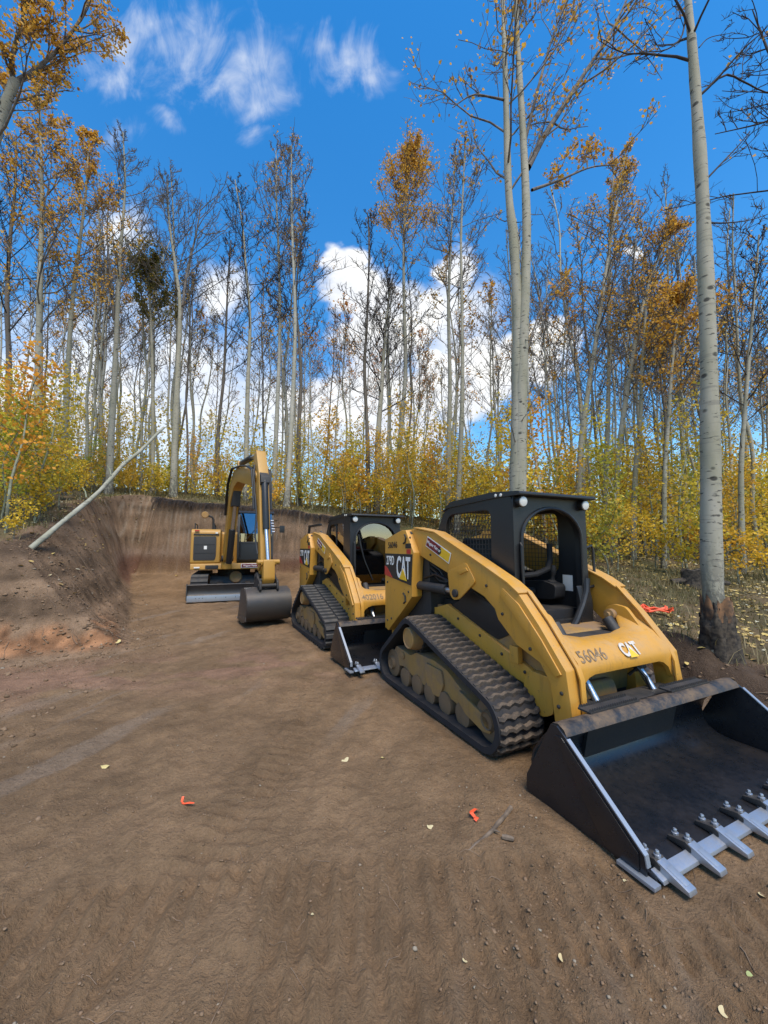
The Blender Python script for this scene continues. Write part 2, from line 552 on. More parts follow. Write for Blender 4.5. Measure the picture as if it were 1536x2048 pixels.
M['twig'] = plain('branch_bark', (0.20, 0.18, 0.16), 0.85, 0.5, 6.0, col2=(0.075, 0.062, 0.055))
M['twig_dark'] = plain('dark_branch_bark', (0.06, 0.05, 0.047), 0.85, 0.5, 8.0)
M['stick'] = plain('weathered_stick', (0.20, 0.15, 0.11), 0.85, 0.5, 14.0)
M['root'] = plain('root', (0.27, 0.19, 0.13), 0.9, 0.5, 14.0)
M['char'] = plain('charred_bark', (0.022, 0.019, 0.018), 0.9, 0.6, 22.0, col2=(0.10, 0.08, 0.06))
M['raw_wood'] = plain('torn_wood', (0.26, 0.135, 0.065), 0.85, 0.55, 9.0, col2=(0.05, 0.04, 0.033))


def leaf_mat(name, a, b_, c_=None, transl=0.45):
    """thin leaf: colour differs leaf by leaf and tree by tree"""
    m, T, b, o = new_mat(name)
    isl = T.n('ShaderNodeNewGeometry').outputs['Random Per Island']
    info = T.n('ShaderNodeObjectInfo')
    col = T.mix(T.ramp(isl, 0.1, 0.9, smooth=False), a, b_)
    if c_: col = T.mix(T.ramp(isl, 0.86, 0.9), col, c_)
    col = T.mix(1.0, col, info.outputs['Color'], 'MULTIPLY')
    setin(T, b, 'Base Color', col)
    setin(T, b, 'Roughness', 0.55)
    setin(T, b, 'Specular IOR Level', 0.3)
    tl = T.n('ShaderNodeBsdfTranslucent', {0: col})
    mx = T.n('ShaderNodeMixShader', {0: transl, 1: b.outputs[0], 2: tl.outputs[0]})
    T.t.links.new(mx.outputs[0], o.inputs[0])
    return m


M['leaf'] = leaf_mat('golden_leaf', (0.76, 0.45, 0.06), (0.58, 0.29, 0.04), (0.36, 0.17, 0.03))
M['leaf_young'] = leaf_mat('yellow_leaf', (0.80, 0.57, 0.06), (0.60, 0.40, 0.04), (0.32, 0.31, 0.06))
M['leaf_green'] = leaf_mat('olive_leaf', (0.13, 0.13, 0.03), (0.24, 0.19, 0.035), (0.45, 0.30, 0.04))
M['litter'] = leaf_mat('fallen_leaf', (0.62, 0.47, 0.16), (0.40, 0.27, 0.10), (0.62, 0.58, 0.42), 0.1)
M['leaf_pad'] = leaf_mat('dry_yellow_leaf', (0.72, 0.52, 0.10), (0.66, 0.58, 0.34), None, 0.15)
M['grass'] = leaf_mat('dry_grass', (0.10, 0.10, 0.035), (0.24, 0.185, 0.085), (0.38, 0.31, 0.17), 0.3)


# ------------------------------------------------------------------ terrain
rs = np.random.RandomState(7)
_LAT = rs.rand(8, 256, 256).astype(np.float64)


def vnoise(x, y, k=0):
    xi, yi = np.floor(x).astype(int), np.floor(y).astype(int)
    fx, fy = x - xi, y - yi
    fx = fx * fx * (3 - 2 * fx)
    fy = fy * fy * (3 - 2 * fy)
    L = _LAT[k % 8]
    a = L[xi & 255, yi & 255]; b = L[(xi + 1) & 255, yi & 255]
    c = L[xi & 255, (yi + 1) & 255]; d = L[(xi + 1) & 255, (yi + 1) & 255]
    return (a * (1 - fx) + b * fx) * (1 - fy) + (c * (1 - fx) + d * fx) * fy - 0.5


def fbm(x, y, octs=4, k=0, gain=0.5):
    s, amp = 0, 1.0
    for i in range(octs):
        s = s + amp * vnoise(x * 2 ** i + 13.7 * i, y * 2 ** i + 5.1 * i, k + i)
        amp *= gain
    return s


def smooth(a, b, x):
    t = np.clip((x - a) / (b - a), 0, 1)
    return t * t * (3 - 2 * t)


# outline of the levelled pad: x, y, width of the slope that starts at this corner's edge
PIT = [(-30, -3, 2.6), (-14, 0.6, 2.6), (-8, 3.4, 1.9), (-4.95, 5.1, 1.95), (-3.75, 5.9, 1.65), (-9.7, 15.0, 0.36), (-6, 15.35, 0.36),
       (-2.2, 15.0, 0.4), (0.9, 13.2, 0.5), (1.95, 10.0, 0.5), (2.4, 7.5, 0.5), (2.95, 5.3, 0.5), (3.55, 4.0, 0.6),
       (4.7, 2.95, 0.7), (8, 1.6, 0.8), (14, -1, 0.8), (30, -30, 0.8), (-30, -30, 1.0)]


def pit_sdf(x, y):
    """signed distance to the pad outline (positive outside) and slope width there"""
    best = np.full(x.shape, 1e9)
    wid = np.zeros(x.shape)
    wsum = np.zeros(x.shape)
    inside = np.zeros(x.shape, bool)
    n = len(PIT)
    for i in range(n):
        ax, ay, w = PIT[i]
        bx, by, w2 = PIT[(i + 1) % n]
        dx, dy = bx - ax, by - ay
        t = np.clip(((x - ax) * dx + (y - ay) * dy) / (dx * dx + dy * dy), 0, 1)
        d = np.hypot(x - ax - t * dx, y - ay - t * dy)
        k = 1.0 / (d + 0.05) ** 4
        wid += k * w
        wsum += k
        best = np.minimum(best, d)
        c = ((ay > y) != (by > y)) & (x < dx * (y - ay) / (dy if dy else 1e-9) + ax)
        inside ^= c
    return np.where(inside, -best, best), wid / wsum


def natural(x, y):
    yy = np.where(y < 20, y, 20 + 12 * (1 - np.exp(-(y - 20) / 22)))
    xx = np.where(x < 0, -18 * np.tanh(-x / 18), 14 * np.tanh(x / 14))
    z = 0.3 - 0.113 * (xx - 3.9) + 0.166 * (yy - 4.6)
    z = np.where(y < 3, z + 0.1 * (3 - y), z)
    return z + 0.22 * fbm(x * 0.35, y * 0.35, 3, 1) + 0.07 * fbm(x * 1.7, y * 1.7, 3, 3)


def pad_z(x, y):
    return 0.0 + np.clip(y - 4, 0, None) * 0.014 + smooth(12.8, 15.4, y) * 0.42


def tread(x, y, cx, cy, rad, a0, a1, width, pitch, amp, chev=0.0):
    """cleat ridges along an arc"""
    dx, dy = x - cx, y - cy
    r = np.hypot(dx, dy)
    a = np.arctan2(dy, dx)
    across = (r - rad) / (width / 2)
    s = a * rad + chev * np.abs(across) * pitch
    m = smooth(1.08, 0.86, np.abs(across)) * smooth(a0, a0 + 0.25 / rad, a) * smooth(a1, a1 - 0.25 / rad, a)
    ridge = 0.5 + 0.5 * np.cos(2 * np.pi * s / pitch + 0.9 * fbm(x * 3, y * 3, 2, 5))
    ridge = ridge ** 1.6
    patch = smooth(-0.5, -0.05, fbm(x * 1.3 + 4, y * 1.3, 3, 2))
    return amp * m * patch * (ridge - 0.55), m * patch


def ground_z(x, y, detail=True):
    x = np.asarray(x, float); y = np.asarray(y, float)
    sd, w = pit_sdf(x, y)
    wob = 0.24 * fbm(x * 0.9, y * 0.9, 3, 4) + 0.10 * fbm(x * 4.0, y * 4.0, 3, 6) * smooth(1.2, .5, w)
    back = smooth(13.2, 14.4, y) * smooth(2.0, -1.0, x)
    wob = wob * (1 - 0.45 * back)
    # digging marks of the bucket teeth run up the back wall
    wob = wob + back * (0.05 * (np.abs(((x * 5.2 + 0.6 * fbm(x * 2, y * 0 + 3, 2, 2)) % 1) - 0.5) - 0.25) + 0.05 * fbm(x * 9, y * 0 + 7, 2, 3))
    s2 = sd + wob * np.clip(w, 0.3, 1)
    t = np.clip(s2 / w, 0, 1)
    steep = t + 0.0
    gentle = t * t * (3 - 2 * t)
    up = np.where(w < 0.6, 0.75 * steep + 0.25 * gentle, 0.35 * steep + 0.65 * gentle)
    nat = natural(x, y)
    pz = pad_z(x, y)
    if detail:
        # scraped, tracked pad surface
        u = x * 0.95 - y * 0.31
        v = x * 0.31 + y * 0.95
        p = 0.030 * fbm(x * 0.8, y * 0.8, 3, 0) + 0.022 * fbm(u * 5.0, v * 0.45, 3, 2) + 0.015 * fbm(x * 7, y * 7, 4, 5)
        p = p + 0.012 * fbm(x * 26, y * 26, 3, 1) + 0.007 * fbm(u * 14, v * 1.2, 3, 3)
        for a in TRACKS:
            p = p + tread(x, y, *a)[0]
        for lx, ly, la, xa, xb in ((1.359, 4.164, -1.138, -1.35, 2.15), (-0.393, 7.095, -1.101, -1.35, 2.15), (-4.9, 12.7, -1.2, -1.6, 2.2), (-2.6, 8.25, -1.0, -.7, .5)):
            qx = (x - lx) * math.cos(la) + (y - ly) * math.sin(la)
            qy = -(x - lx) * math.sin(la) + (y - ly) * math.cos(la)
            m = smooth(xa - .12, xa + .03, qx) * smooth(xb + .06, xb - .06, qx) * smooth(1.16, 1.0, np.abs(qy))
            p = p * (1 - m) - 0.012 * m
        pz = pz + p
        nat = nat + 0.05 * fbm(x * 5, y * 5, 4, 4)
        crumb = 0.20 * fbm(x * 2.0, y * 2.0, 4, 5) + 0.13 * fbm(x * 8, y * 8, 3, 2)
        up_crumb = np.clip(1 - np.abs(t - 0.5) * 1.7, 0, 1) * np.clip(w / 1.2, 0.25, 1)
        pz = pz + crumb * up_crumb
    # low spoil berm round the right edge and loose soil at the foot of the bank
    berm = 0.12 * np.exp(-((sd - 0.45) / 0.35) ** 2) * smooth(1.5, 2.6, x)
    return pz + (nat - pz) * up + berm * (1 + 1.2 * fbm(x * 3, y * 3, 3, 1))


TRACKS = [(0.4, -6.0, 7.9, R(66), R(112), 0.52, 0.105, 0.036, 0.0),
          (0.9, -6.6, 8.05, R(70), R(125), 0.50, 0.095, 0.030, 0.0),
          (-12.0, 3.4, 11.2, R(-8), R(14), 0.45, 0.10, 0.016, 0.0),
          (9.0, 7.2, 8.6, R(160), R(200), 0.45, 0.10, 0.013, 0.0),
          (-13.2, 4.5, 12.2, R(-3), R(30), 0.45, 0.10, 0.012, 0.0),
          (4.0, -4.2, 6.3, R(88), R(140), 0.45, 0.10, 0.016, 0.0)]


def gz(x, y):
    return float(ground_z(np.array([x]), np.array([y]))[0])


def px_ground(px, py):
    """point where the line of sight meets the terrain"""
    d = px_ray(px, py)
    o = Vector((0, 0, CAM_H))
    ts = np.linspace(0.8, 40, 1600)
    X, Y, Zr = o.x + d.x * ts, o.y + d.y * ts, o.z + d.z * ts
    g = ground_z(X, Y)
    hit = np.nonzero(Zr < g)[0]
    i = hit[0] if len(hit) else len(ts) - 1
    return Vector((X[i], Y[i], g[i]))


def axis(segs):
    """segs: list of (start, end, step function or number)"""
    res = []
    for a, b, st in segs:
        n = max(1, int(round((b - a) / st)))
        res += list(np.linspace(a, b, n, endpoint=False))
    res.append(segs[-1][1])
    return np.array(res)


xs = axis([(-300, -60, 20), (-60, -22, 1.6), (-22, -11, 0.22), (-11, -7.5, 0.06), (-7.5, -2, 0.034), (-2, 4.2, 0.022), (4.2, 7, 0.06),
           (7, 20, 0.25), (20, 60, 1.6), (60, 300, 20)])
ys = axis([(-40, 0.3, 2.5), (0.3, 1.0, 0.1), (1.0, 3.2, 0.017), (3.2, 5.2, 0.03), (5.2, 8.5, 0.036), (8.5, 14.6, 0.07), (14.6, 15.9, 0.022),
           (15.9, 24, 0.22), (24, 60, 1.4), (60, 400, 20)])
GX, GY = np.meshgrid(xs, ys)
gxf, gyf = GX.ravel(), GY.ravel()
GZ = ground_z(gxf, gyf)
nx, ny = len(xs), len(ys)
ii = (np.arange(ny - 1)[:, None] * nx + np.arange(nx - 1)[None, :]).ravel()
me = mesh_np('ground', np.stack([gxf, gyf, GZ], 1), np.stack([ii, ii + 1, ii + nx + 1, ii + nx], 1))
me.polygons.foreach_set('use_smooth', [True] * len(me.polygons))


def soil_colour(x, y, z):
    sd, w = pit_sdf(x, y)
    nat = natural(x, y)
    pz = pad_z(x, y)
    n = fbm(x * 1.1, y * 1.1, 4, 2)[:, None]
    n2 = fbm(x * 6, y * 6, 3, 4)[:, None]
    u = x * 0.95 - y * 0.31
    v = x * 0.31 + y * 0.95
    st = fbm(u * 5.5, v * 0.45, 3, 6)[:, None]
    pad = np.array([0.216, 0.138, 0.078])
    col = pad * (1 + 0.30 * n + 0.28 * n2 + 0.16 * st)
    pale = smooth(0.20, 0.40, st) * smooth(-0.05, 0.25, fbm(x * 0.9 + 3, y * 0.9, 3, 1))[:, None] * 0.5
    col = col * (1 - pale) + np.array([0.235, 0.18, 0.135]) * pale
    # pinkish clay smeared across the pad, out from the mound
    line = np.exp(-(((y - 4.75 - 0.24 * (x + 4.0)) / 0.75) ** 2)) * smooth(1.2, -1.5, x) * smooth(-0.25, 0.2, fbm(x * 1.5, y * 3.0, 3, 1))
    red = (line * 0.7)[:, None]
    col = col * (1 - red) + np.array([0.27, 0.155, 0.105]) * (1 + .4 * n2) * red
    # soil slightly darker along the cleat tracks
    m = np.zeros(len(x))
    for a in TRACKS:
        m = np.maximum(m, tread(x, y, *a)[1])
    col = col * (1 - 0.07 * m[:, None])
    # forest floor
    ff = smooth(0.0, 0.45, sd - w)[:, None]
    g = fbm(x * 0.8 + 9, y * 0.8, 4, 5)[:, None]
    floor = np.array([0.115, 0.085, 0.048]) + np.clip(g + 0.12, 0, 1) * np.array([-0.03, 0.012, -0.015]) + np.clip(-g, 0, 1) * np.array([0.10, 0.065, 0.03])
    floor = floor * (1 + 0.5 * n2)
    # cut faces: layers by depth below the old surface
    depth = nat - z + 0.16 * fbm(x * 1.5, y * 1.5, 3, 3)
    tot = np.clip(nat - pz, 0.05, None)
    rel = np.clip((z - pz) / tot, 0, 1)
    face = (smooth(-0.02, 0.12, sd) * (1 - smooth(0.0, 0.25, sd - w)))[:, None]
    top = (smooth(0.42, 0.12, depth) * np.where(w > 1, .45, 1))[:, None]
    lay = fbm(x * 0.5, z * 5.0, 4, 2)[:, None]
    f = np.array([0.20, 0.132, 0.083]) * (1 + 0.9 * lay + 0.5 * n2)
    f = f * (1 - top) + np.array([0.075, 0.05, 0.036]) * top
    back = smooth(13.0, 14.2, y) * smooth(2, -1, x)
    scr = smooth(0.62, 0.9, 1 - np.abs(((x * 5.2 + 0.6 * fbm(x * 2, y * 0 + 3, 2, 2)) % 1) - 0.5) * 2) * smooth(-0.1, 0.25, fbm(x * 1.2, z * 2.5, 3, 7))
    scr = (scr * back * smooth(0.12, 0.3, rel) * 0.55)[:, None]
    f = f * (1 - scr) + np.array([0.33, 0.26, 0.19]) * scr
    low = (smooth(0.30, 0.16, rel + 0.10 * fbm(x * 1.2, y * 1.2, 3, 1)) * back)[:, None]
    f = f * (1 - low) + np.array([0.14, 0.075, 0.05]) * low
    ledge = (np.exp(-((rel - 0.27) / 0.05) ** 2) * back)[:, None] * 0.6
    f = f * (1 - ledge) + np.array([0.30, 0.215, 0.16]) * ledge
    # orange clay at the foot of the mound
    front = smooth(8.0, 6.3, y) * smooth(-2, -3.2, x)
    clay = (front * smooth(0.02, 0.10, rel) * smooth(0.36, 0.22, rel + 0.34 * fbm(x * 1.6, y * 1.6, 4, 6)))[:, None]
    f = f * (1 - clay * 0.9) + np.array([0.31, 0.155, 0.078]) * (1 + 1.2 * n2) * clay * 0.9
    # right-hand spoil berm is dark topsoil
    berm = (np.exp(-((sd - 0.35) / 0.5) ** 2) * smooth(1.5, 2.6, x))[:, None]
    col = col * (1 - ff) + floor * ff
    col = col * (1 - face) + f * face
    col = col * (1 - berm * 0.8) + np.array([0.085, 0.058, 0.040]) * (1 + 0.6 * n2) * berm * 0.8
    return np.clip(col, 0.01, 1)


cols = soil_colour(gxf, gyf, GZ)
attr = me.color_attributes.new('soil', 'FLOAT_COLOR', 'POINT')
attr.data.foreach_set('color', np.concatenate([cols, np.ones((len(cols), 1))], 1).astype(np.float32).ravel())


def soil_mat():
    m, T, b, o = new_mat('soil')
    co = T.n('ShaderNodeTexCoord').outputs['Object']
    c = T.n('ShaderNodeVertexColor', layer_name='soil').outputs[0]
    n1 = T.noise(co, 14, 6.0, 0.7)
    n2 = T.noise(co, 70, 5.0, 0.7)
    n3 = T.noise(co, 260, 3.0, 0.6)
    vo = T.n('ShaderNodeTexVoronoi', {'Vector': co, 'Scale': 45.0, 'Randomness': 1.0}).outputs[0]
    f = T.math('ADD', T.math('MULTIPLY', n1, 0.5), T.math('ADD', T.math('MULTIPLY', n2, 0.45), T.math('MULTIPLY', n3, 0.35)))
    val = T.ramp(f, 0.40, 0.90, 0.62, 1.42, smooth=False)
    cc = T.mix(1.0, c, T.n('ShaderNodeCombineColor', {0: val, 1: val, 2: val}).outputs[0], 'MULTIPLY')
    speck = T.ramp(T.noise(co, 120, 2.0, 0.5), 0.70, 0.76, 0, 0.55)
    cc = T.mix(speck, cc, (0.30, 0.25, 0.19))
    setin(T, b, 'Base Color', cc)
    setin(T, b, 'Roughness', 0.95)
    setin(T, b, 'Specular IOR Level', 0.15)
    h = T.math('ADD', T.math('MULTIPLY', n1, 1.2), T.math('ADD', T.math('MULTIPLY', n2, 0.7), T.math('MULTIPLY', n3, 0.3)))
    h = T.math('SUBTRACT', h, T.math('MULTIPLY', vo, 0.25))
    bump(T, b, h, 1.0, 0.025)
    return m


M['soil'] = soil_mat()
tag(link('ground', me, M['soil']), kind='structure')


# ------------------------------------------------------------------ tracks shared by the machines
def hull_loop(circles, step=0.02):
    """outline of a belt round circles (x, z, r) given clockwise seen from -y: list of (x, z, angle)"""
    pts = []
    for cx, cz, r in circles:
        for k in range(120):
            a = 2 * math.pi * k / 120
            pts.append((cx + r * math.cos(a), cz + r * math.sin(a)))
    pts = sorted(set(pts))
    def half(ps):
        h = []
        for p in ps:
            while len(h) >= 2 and (h[-1][0] - h[-2][0]) * (p[1] - h[-2][1]) - (h[-1][1] - h[-2][1]) * (p[0] - h[-2][0]) <= 0:
                h.pop()
            h.append(p)
        return h
    lo, hi = half(pts), half(pts[::-1])
    return lo[:-1] + hi[:-1]


def make_track(parent, circles, y0, y1, lug_mesh_fn, n_lugs, mats, thick=0.05):
    loop = hull_loop(circles)
    L = resample(loop, 140)
    n = len(L)
    vs, fs = [], []
    for i in range(n):
        d = (L[(i + 1) % n] - L[i - 1]).normalized()
        nr = Vector((d.y, -d.x))           # outward for a counter-clockwise loop
        o, q = L[i], L[i] - nr * thick
        vs += [(o.x, y0, o.y), (o.x, y1, o.y), (q.x, y1, q.y), (q.x, y0, q.y)]
    for i in range(n):
        a, b = 4 * i, 4 * ((i + 1) % n)
        for k in range(4):
            fs.append((a + k, b + k, b + (k + 1) % 4, a + (k + 1) % 4))
    tr = MB().add(vs, fs).build('track', mats[0], parent)
    Q = resample(loop, n_lugs)
    fine = resample(loop, n_lugs * 8)
    lugs = lug_mesh_fn()
    for me_ in lugs: me_[0].materials.append(mats[1])
    for i in range(n_lugs):
        for me_, yo, half in lugs:
            k = (i * 8 + (4 if half else 0)) % (n_lugs * 8)
            p = fine[k]
            d = (fine[(k + 2) % len(fine)] - fine[k - 2]).normalized()
            nr = Vector((d.y, -d.x))
            o = link('lug', me_, None, tr)
            X, Z = Vector((d.x, 0, d.y)), Vector((nr.x, 0, nr.y))
            m = Matrix((X, Z.cross(X), Z)).transposed().to_4x4()
            o.matrix_basis = Matrix.Translation((p.x, (y0 + y1) / 2 + yo, p.y)) @ m
    return tr


def wave_lug(width, depth=0.036, h=0.028, amp=0.011, waves=4.0, seg=13):
    def fn():
        vs, fs = [], []
        for i in range(seg + 1):
            y = -width / 2 + width * i / seg
            o = amp * math.sin(2 * math.pi * waves * i / seg)
            hh = h * (.35 if i in (0, seg) else 1)
            vs += [(o - depth / 2 - .006, y, -0.002), (o - depth / 2 + .006, y, hh), (o + depth / 2 - .006, y, hh), (o + depth / 2 + .006, y, -0.002)]
        for i in range(seg):
            a, b = 4 * i, 4 * i + 4
            fs += [(a, a + 1, b + 1, b), (a + 1, a + 2, b + 2, b + 1), (a + 2, a + 3, b + 3, b + 2)]
        fs += [(3, 2, 1, 0), (4 * seg, 4 * seg + 1, 4 * seg + 2, 4 * seg + 3)]
        return [(MB().add(vs, fs).mesh('lug', smooth=30), 0.0, False)]
    return fn


def block_lug(width, depth=0.07, h=0.026):
    def fn():
        w = width * 0.46
        me_ = MB().prism([(-depth / 2, -.002), (depth / 2, -.002), (depth / 2 - .008, h), (-depth / 2 + .008, h)], -w / 2, w / 2).mesh('lug', smooth=0)
        me2 = me_.copy()
        return [(me_, -width * 0.26, False), (me2, width * 0.26, True)]
    return fn


# ------------------------------------------------------------------ compact track loader
def make_loader(name, loc, yaw, label, enclosed, block, number, cross_number, y_mat):
    t = empty(name, loc, yaw)
    tag(t, label, 'track loader', 'compact track loaders on the pad')
    Y, YD, BK, DK = M['yellow'], M['yellow_dirty'], M['black'], M['dark']

    # --- undercarriage
    circles = [(-0.53, 0.61, 0.205), (-1.04, 0.215, 0.205), (0.68, 0.225, 0.215)]
    for s in (-1, 1):
        ya, yb = (-0.985, -0.535) if s < 0 else (0.535, 0.985)
        if block:
            make_track(t, circles, ya, yb, block_lug(0.45), 44, (M['rubber'], M['lug_grey']))
        else:
            make_track(t, circles, ya, yb, wave_lug(0.425, h=.024), 60, (M['rubber'], M['lug']))
        yo = s * 0.76
        fr = MB()
        fr.prism(round_poly([(-1.06, .30), (-.97, .43), (-.62, .40), (-.50, .46), (-.12, .47), (.08, .44), (.26, .36), (.42, .30), (.62, .22), (.66, .13),
                             (.40, .15), (.18, .20), (-.10, .20), (-.28, .17), (-.55, .19), (-.80, .24), (-.98, .20)], 0.03, 2),
                 yo - 0.13, yo + 0.13)
        ufr = fr.build('undercarriage_frame', YD, t, 0.012)
        MB().prism(round_poly([(.30, .34), (.44, .30), (.70, .24), (.72, .14), (.62, .12), (.40, .17), (.30, .24)], 0.02, 2),
                   yo + s * 0.131, yo + s * 0.16).build('idler_yoke', YD, ufr, 0.008)
        MB().prism(round_poly([(-.28, .42), (.02, .42), (.06, .30), (-.02, .16), (-.20, .16), (-.27, .28)], 0.03, 2),
                   yo + s * 0.131, yo + s * 0.155).build('suspension_plate', YD, ufr, 0.008)
        MB().lathe((-.78, yo + s * .13, .36), (0, s, 0), [(.035, 0), (.035, .02), (.012, .022), (.012, .03)], 14).build('pivot_pin', YD, ufr)
        for k, rx in enumerate((-0.72, -0.46, -0.20, 0.07, 0.34)):
            r = 0.10
            MB().lathe((rx, yo - .16, 0.04 + r), (0, 1, 0), [(r * .5, 0), (r, .01), (r, .10), (r * .6, .11), (r * .6, .21), (r, .22), (r, .31), (r * .5, .32)], 20).build('roller', M['roller'], t)
        for (cx, cz, r), nm in zip(circles[1:], ('rear_idler', 'front_idler')):
            r -= 0.051
            MB().lathe((cx, yo - .17, cz), (0, 1, 0), [(r * .35, .01), (r * .4, .0), (r * .5, .03), (r * .9, .03), (r, .04), (r, .13), (r * .7, .14), (r * .7, .2), (r, .21), (r, .30), (r * .9, .31), (r * .5, .31), (r * .4, .34), (r * .35, .33)], 28).build('idler', M['roller'], t)
        r = circles[0][2] - 0.051
        sp = MB()
        sp.lathe((-0.53, yo - .1, 0.61), (0, 1, 0), [(r * .6, 0), (r * .93, .01), (r * .93, .19), (r * .6, .2)], 24)
        for k in range(12):
            a = 2 * math.pi * k / 12
            sp.cyl((-0.53 + r * .92 * math.cos(a), yo - .1, .61 + r * .92 * math.sin(a)), (-0.53 + r * .92 * math.cos(a), yo + .1, .61 + r * .92 * math.sin(a)), .02, n=8)
        spo = sp.build('sprocket', DK, t)
        MB().lathe((-0.53, yo + s * .08, .61), (0, s, 0), [(.13, 0), (.125, .06), (.11, .13), (.10, .135), (.095, .125), (.03, .13)], 28).build('drive_hub', YD, spo)

    # --- hull
    hull = MB()
    hull.prism([(-1.30, .40), (-1.15, .24), (.80, .24), (.93, .36), (.95, .60), (.80, .86), (-1.30, .95)], -.50, .50)
    hull.build('chassis', YD, t, 0.02)
    for s in (-1, 1):
        ya, yb = sorted((s * .503, s * .545))
        MB().prism([(-1.1, .84), (-.62, .90), (-.40, .965), (.30, .745), (.86, .575), (.92, .30), (.84, .30), (.76, .46), (-1.1, .66)], ya, yb).build('fender', Y, t, 0.008)
        ya, yb = sorted((s * .475, s * .512))
        MB().prism([(-.42, .93), (.0, 1.13), (.48, .98), (.60, .86), (.36, .74), (-.3, .90)], ya, yb).build('side_cover', BK, t, 0.01)
        # box beside the front of the hull
        ya, yb = sorted((s * .42, s * .57))
        MB().prism(round_poly([(.72, .50), (.80, .60), (1.00, .60), (1.02, .34), (.92, .28), (.74, .30)], 0.03, 2), ya, yb).build('front_corner_box', Y, t, 0.012)
        MB().box(.60, .70, *sorted((s * .546, s * .60)), .62, .76).build('cover_plate', Y, t, 0.012)
    MB().prism(round_poly([(.70, .42), (1.02, .52), (1.06, .40), (1.02, .26), (.70, .22)], 0.05, 4), -.36, .12).build('front_tank', YD, t, 0.03, 3)
    MB().box(.6, .93, .14, .42, .28, .55).build('front_recess', DK, t, 0.02)

    # --- engine bay and rear uprights
    MB().prism(round_poly([(-1.52, .52), (-1.55, 1.05), (-1.48, 1.42), (-1.2, 1.50), (-.70, 1.44), (-.66, .80)], 0.06, 4), -.59, .59).build('engine_hood', DK, t, 0.02)
    MB().box(-1.50, -.78, -.34, .34, 1.49, 1.53).build('hood_grille', BK, t, 0.01)
    MB().prism(round_poly([(-1.56, .42), (-1.60, 1.02), (-1.54, 1.02), (-1.50, .42)], 0.0), -.66, .66).build('rear_door', Y, t, 0.01)
    MB().cyl((-1.15, .30, 1.5), (-1.15, .30, 1.68), .04, .04, 14).build('exhaust_pipe', DK, t)
    for k, yy in enumerate((-.22, .10)):
        MB().box(-.98, -.80, yy, yy + .22, 1.50, 1.585).build('warning_lamp', M['red'], t, 0.02)
    MB().obox((-.62, -.50, 1.53), (.20, .06, .05), (0, 0.1, 0)).build('red_latch', M['red'], t, 0.01)
    upr = [(-1.60, 1.69), (-1.10, 1.80), (-1.00, 1.795), (-.80, 1.52), (-.84, 1.22), (-.85, 1.0), (-1.02, .86), (-1.50, .49), (-1.60, .51)]
    for s in (-1, 1):
        ya, yb = sorted((s * .60, s * .74))
        u = MB().prism(upr, ya, yb).build('rear_upright', Y, t, 0.008)
        if s < 0:
            yq = -.742
            MB().prism([(-1.593, 1.50), (-.825, 1.50), (-.86, 1.13), (-1.593, 1.21)], yq, yq - .004).build('black_decal', M['black_print'], u, 0.0, smooth=0)
            MB().prism([(-1.593, 1.335), (-1.53, 1.32), (-1.36, 1.19), (-1.593, 1.213)], yq - .0045, yq - .008).build('red_decal_stripe', M['red'], u, smooth=0)
            lettering('CAT', .365, M['white'], u, (-1.055, yq - .008, 1.32), (1, 0, -.02), (.02, 0, 1), 0.009, 0.50, spacing=1.0)
            MB().prism([(-1.15, 1.19), (-.955, 1.175), (-1.055, 1.32)], yq - .010, yq - .013).build('yellow_triangle', M['print_yellow'], u, smooth=0)
            lettering('279D', .165, M['white'], u, (-1.42, yq - .008, 1.405), (1, 0, 0), (0, 0, 1), 0.002, 0.62)
            if number:
                lettering(number, .115, M['black_print'], u, (-1.36, yq - .003, 1.61), (1, 0, .03), (-.03, 0, 1), 0.001, 0.95)
            MB().prism([(-1.0, 1.57), (-.86, 1.57), (-.86, 1.63), (-1.0, 1.63)], yq, yq - .004).build('warning_label', M['black_print'], u, smooth=0)
            MB().prism([(-.97, 1.505), (-.87, 1.505), (-.87, 1.56), (-.97, 1.56)], yq, yq - .004).build('red_label', M['red'], u, smooth=0)
            MB().tube([(-1.02, yq - .004, 1.74), (-.98, yq - .004, 1.70), (-1.0, yq - .004, 1.65), (-1.05, yq - .004, 1.63)], .012, 6).build('lifting_mark', M['black_print'], u)
            MB().tube([(-1.06, yq - .004, 1.02), (-1.01, yq - .004, .99), (-1.0, yq - .004, .93), (-1.05, yq - .004, .90)], .012, 6).build('tie_down_mark', M['black_print'], u)

    # --- lift arms
    arm = [(-1.14, 1.805), (-.95, 1.81), (-.46, 1.742), (.28, 1.445), (.67, 1.28), (.80, 1.20), (.99, 1.0), (1.22, .72), (1.26, .42), (1.22, .34), (1.11, .34), (1.08, .60),
           (.99, .72), (.75, .80), (.54, .965), (.50, 1.05), (.36, 1.14), (-.13, 1.29), (-.78, 1.485), (-.98, 1.56), (-1.14, 1.66)]
    for s in (-1, 1):
        ya, yb = sorted((s * .545, s * .66))
        a = MB().prism(arm, ya, yb).build('lift_arm', Y, t, 0.010)
        ya, yb = sorted((s * .661, s * .676))
        MB().prism(round_poly([(-.20, 1.34), (.12, 1.44), (.26, 1.26), (.00, 1.07), (-.10, 1.05), (-.16, 1.10)], .04, 3), ya, yb).build('cylinder_bracket', Y, a, 0.006)
        MB().prism([(.62, 1.24), (.80, 1.13), (1.02, .90), (1.19, .69), (1.14, .66), (.96, .83), (.74, 1.04), (.58, 1.18)], ya, yb).build('reinforcing_plate', Y, a, 0.006)
        MB().prism([(-.02, 1.345), (.13, 1.39), (.16, 1.36), (.03, 1.315)], *sorted((s * .677, s * .688))).build('bracket_cover', Y, a, 0.004)
